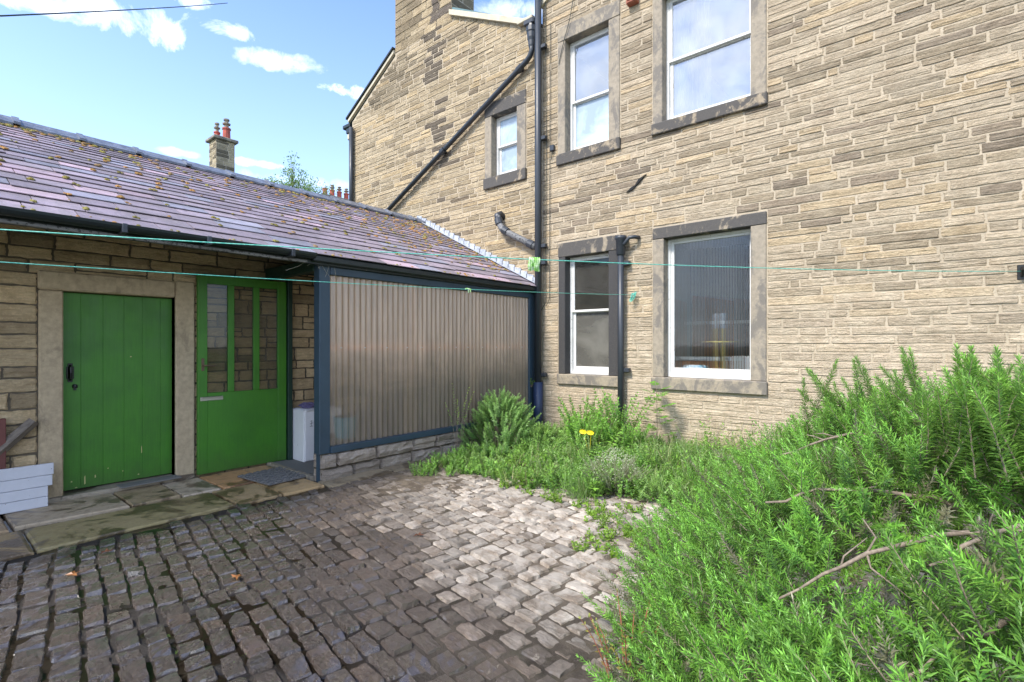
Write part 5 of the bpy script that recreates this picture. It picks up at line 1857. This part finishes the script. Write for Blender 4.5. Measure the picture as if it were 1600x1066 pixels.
while n_ < 820:
    x, y = rng.uniform(.36, 3.7), rng.uniform(-2.7, -.15)
    if not region(x, y + (-.0)): continue
    cl = vnoise(x * 1.9, y * 1.9, 15)
    if cl < -.05 and rng.random() < .8: n_ += .2; continue
    n_ += 1
    if x < 1.25 and y > -1.9 and rng.random() < .6: continue
    hh = (.24 + .50 * max(0, cl)) * (.6 if x < 1.25 else 1) * (1 + .5 * min(1, max(0, (y + 2.2) / 1.6))) * rng.uniform(.6, 1.15)
    k = vnoise(x * 2.6, y * 2.6, 30) + rng.normal() * .1
    base = np.array((x, y, -.02))
    if k < -.12:
        stem_leaves(F, base, (rng.normal() * .35, rng.normal() * .35, 1), hh, 12, 3, .055, .024, 1.1, np.array((.22, .42, .09)) * rng.uniform(.75, 1.2), .25, tipcol=(.30, .52, .12), droop=.25, start=.2)
    elif k < .12:
        stem_leaves(F, base, (rng.normal() * .3, rng.normal() * .3, 1), hh * 1.1, 22, 4, .035, .009, .9, np.array((.22, .38, .12)) * rng.uniform(.75, 1.2), .25, tipcol=(.40, .50, .22), start=.15)
    else:
        stem_leaves(F, base, (rng.normal() * .4, rng.normal() * .4, 1), hh * .9, 9, 2, .08, .03, 1.2, np.array((.24, .45, .07)) * rng.uniform(.7, 1.15), .25, droop=.35, start=.2)
        if rng.random() < .3: grass(F, base, 10, hh * 1.2, .006, .03, (.42, .40, .20))
F.build('ground_cover_weeds', None, 'stuff')
bpy.data.objects['ground_cover_weeds']['label'] = 'low bright green weeds covering the ground along the wall'
# small white flowers sprinkled in the weeds and bright creeping patch on the setts
F = Foliage()
for (cx_, cy_, rr, n_) in [(2.95, -2.95, .16, 34), (3.25, -3.05, .14, 26), (3.12, -3.3, .12, 20), (3.30, -3.50, .10, 14), (2.3, -2.72, .12, 22), (1.72, -2.68, .12, 12), (2.72, -2.72, .16, 30), (3.0, -2.55, .12, 16), (3.45, -3.25, .08, 10), (2.0, -2.75, .05, 8), (3.1, -3.55, .06, 8)]:
    for k in range(n_):
        a = rng.uniform(0, 6.28); r_ = rr * rng.random() ** .5
        stem_leaves(F, (cx_ + r_ * math.cos(a), cy_ + r_ * math.sin(a), -.01), (rng.normal() * .5, rng.normal() * .5, 1), .07, 4, 3, .032, .022, 1.1, np.array((.25, .42, .05)) * rng.uniform(.7, 1.15), .2)
F.build('creeping_weeds', None, 'stuff')
bpy.data.objects['creeping_weeds']['label'] = 'bright yellow-green creeping weeds in the joints between setts'
# moss and seedlings in the wet joints
F = Foliage()
for k in range(260):
    x, y = rng.uniform(.4, 4.5), rng.uniform(-7, -3)
    if vnoise(x * 1.3, y * 1.3, 20) < .15: continue
    stem_leaves(F, (x, y, -.022), (rng.normal() * .6, rng.normal() * .6, 1), .022, 3, 3, .012, .008, 1.1, (.14, .22, .05), .2)
F.build('joint_seedlings', None, 'stuff')
bpy.data.objects['joint_seedlings']['label'] = 'tiny green seedlings in the joints of the wet setts'

# reddish spindly weed by the rosemary's lower left corner
r = plant('red_stemmed_weed', (4.02, -4.60, -.02), 'spindly weed with red stems and yellow leaves at the bottom corner of the rosemary')
leafy(r, 12, .34, .5, 8, 2, .028, .014, 1.0, (.34, .24, .08), tip=(.42, .46, .10), bend=.2, br=.10, start=.25, stemcol='brick_red')

# twiggy tree beyond the roof
r = tag(empty('distant_tree', (-20.3, 6.1, 0)), 'green tree top with thin sprays showing above the slate roof ridge', 'tree')
m = MB(); tb = np.array((-20.3, 6.1, 0))
m.tube([tuple(tb), tuple(tb + (0, 0, 4)), tuple(tb + (.1, 0, 8.4))], [.28, .2, .1], 8); m.build('trunk', 'bark', r)
F = Foliage(); S = MB()
for k in range(26):
    a = rng.uniform(0, 6.28); d = unit(np.array((math.cos(a) * .8, math.sin(a) * .8, rng.uniform(.2, 1.0))))
    st0 = tb + np.array((0, 0, rng.uniform(7.5, 9.0))); L = rng.uniform(1.0, 2.1)
    e_ = st0 + d * L
    S.tube([tuple(st0), tuple(st0 + d * L * .5 + rng.normal(size=3) * .08), tuple(e_)], [.04, .02, .006], 5)
    for q_ in range(9):
        c_ = st0 + d * L * rng.uniform(.35, 1.12) + rng.normal(size=3) * .22
        S.tube([tuple(st0 + d * L * .5), tuple(c_)], [.010, .004], 4)
        n_ = int(rng.integers(14, 34)); P = c_ + rng.normal(size=(n_, 3)) * (.15, .15, .11)
        F.add(leaf_quads(P, rand_unit(n_), rand_unit(n_), rng.uniform(.07, .13, n_), rng.uniform(.05, .08, n_)), np.array((.20, .34, .09)) * rng.uniform(.6, 1.25, (n_, 1)))
F.build('crown', r); S.build('limbs', 'bark', r)

# fallen leaves on the setts
for (x, y, a, lb) in [(.90, -5.97, .3, 'orange star-shaped fallen leaf on the wet setts near the path'), (.62, -5.75, 1.5, 'curled brown fallen leaf on the wet setts beside the path edge'), (1.73, -5.33, 2.2, 'small orange fallen leaf on the dark wet setts'), (2.05, -4.15, .8, 'tiny rust fallen leaf among the muddy setts')]:
    m = MB(); n = 10
    pts = [(x + (.045 if k % 2 == 0 else .018) * math.cos(a + k * math.pi / 5), y + (.045 if k % 2 == 0 else .018) * math.sin(a + k * math.pi / 5), .012 + .006 * ((k * 7) % 3)) for k in range(n)]
    m.add([(x, y, .014)] + pts, [(0, 1 + k, 1 + (k + 1) % n) for k in range(n)], col=(.42, .18, .07, 1) if 'orange' in lb else (.16, .07, .04, 1))
    o = m.build('fallen_leaf', 'leaf'); tag(o, lb, 'leaf', 'fallen leaves on the setts')
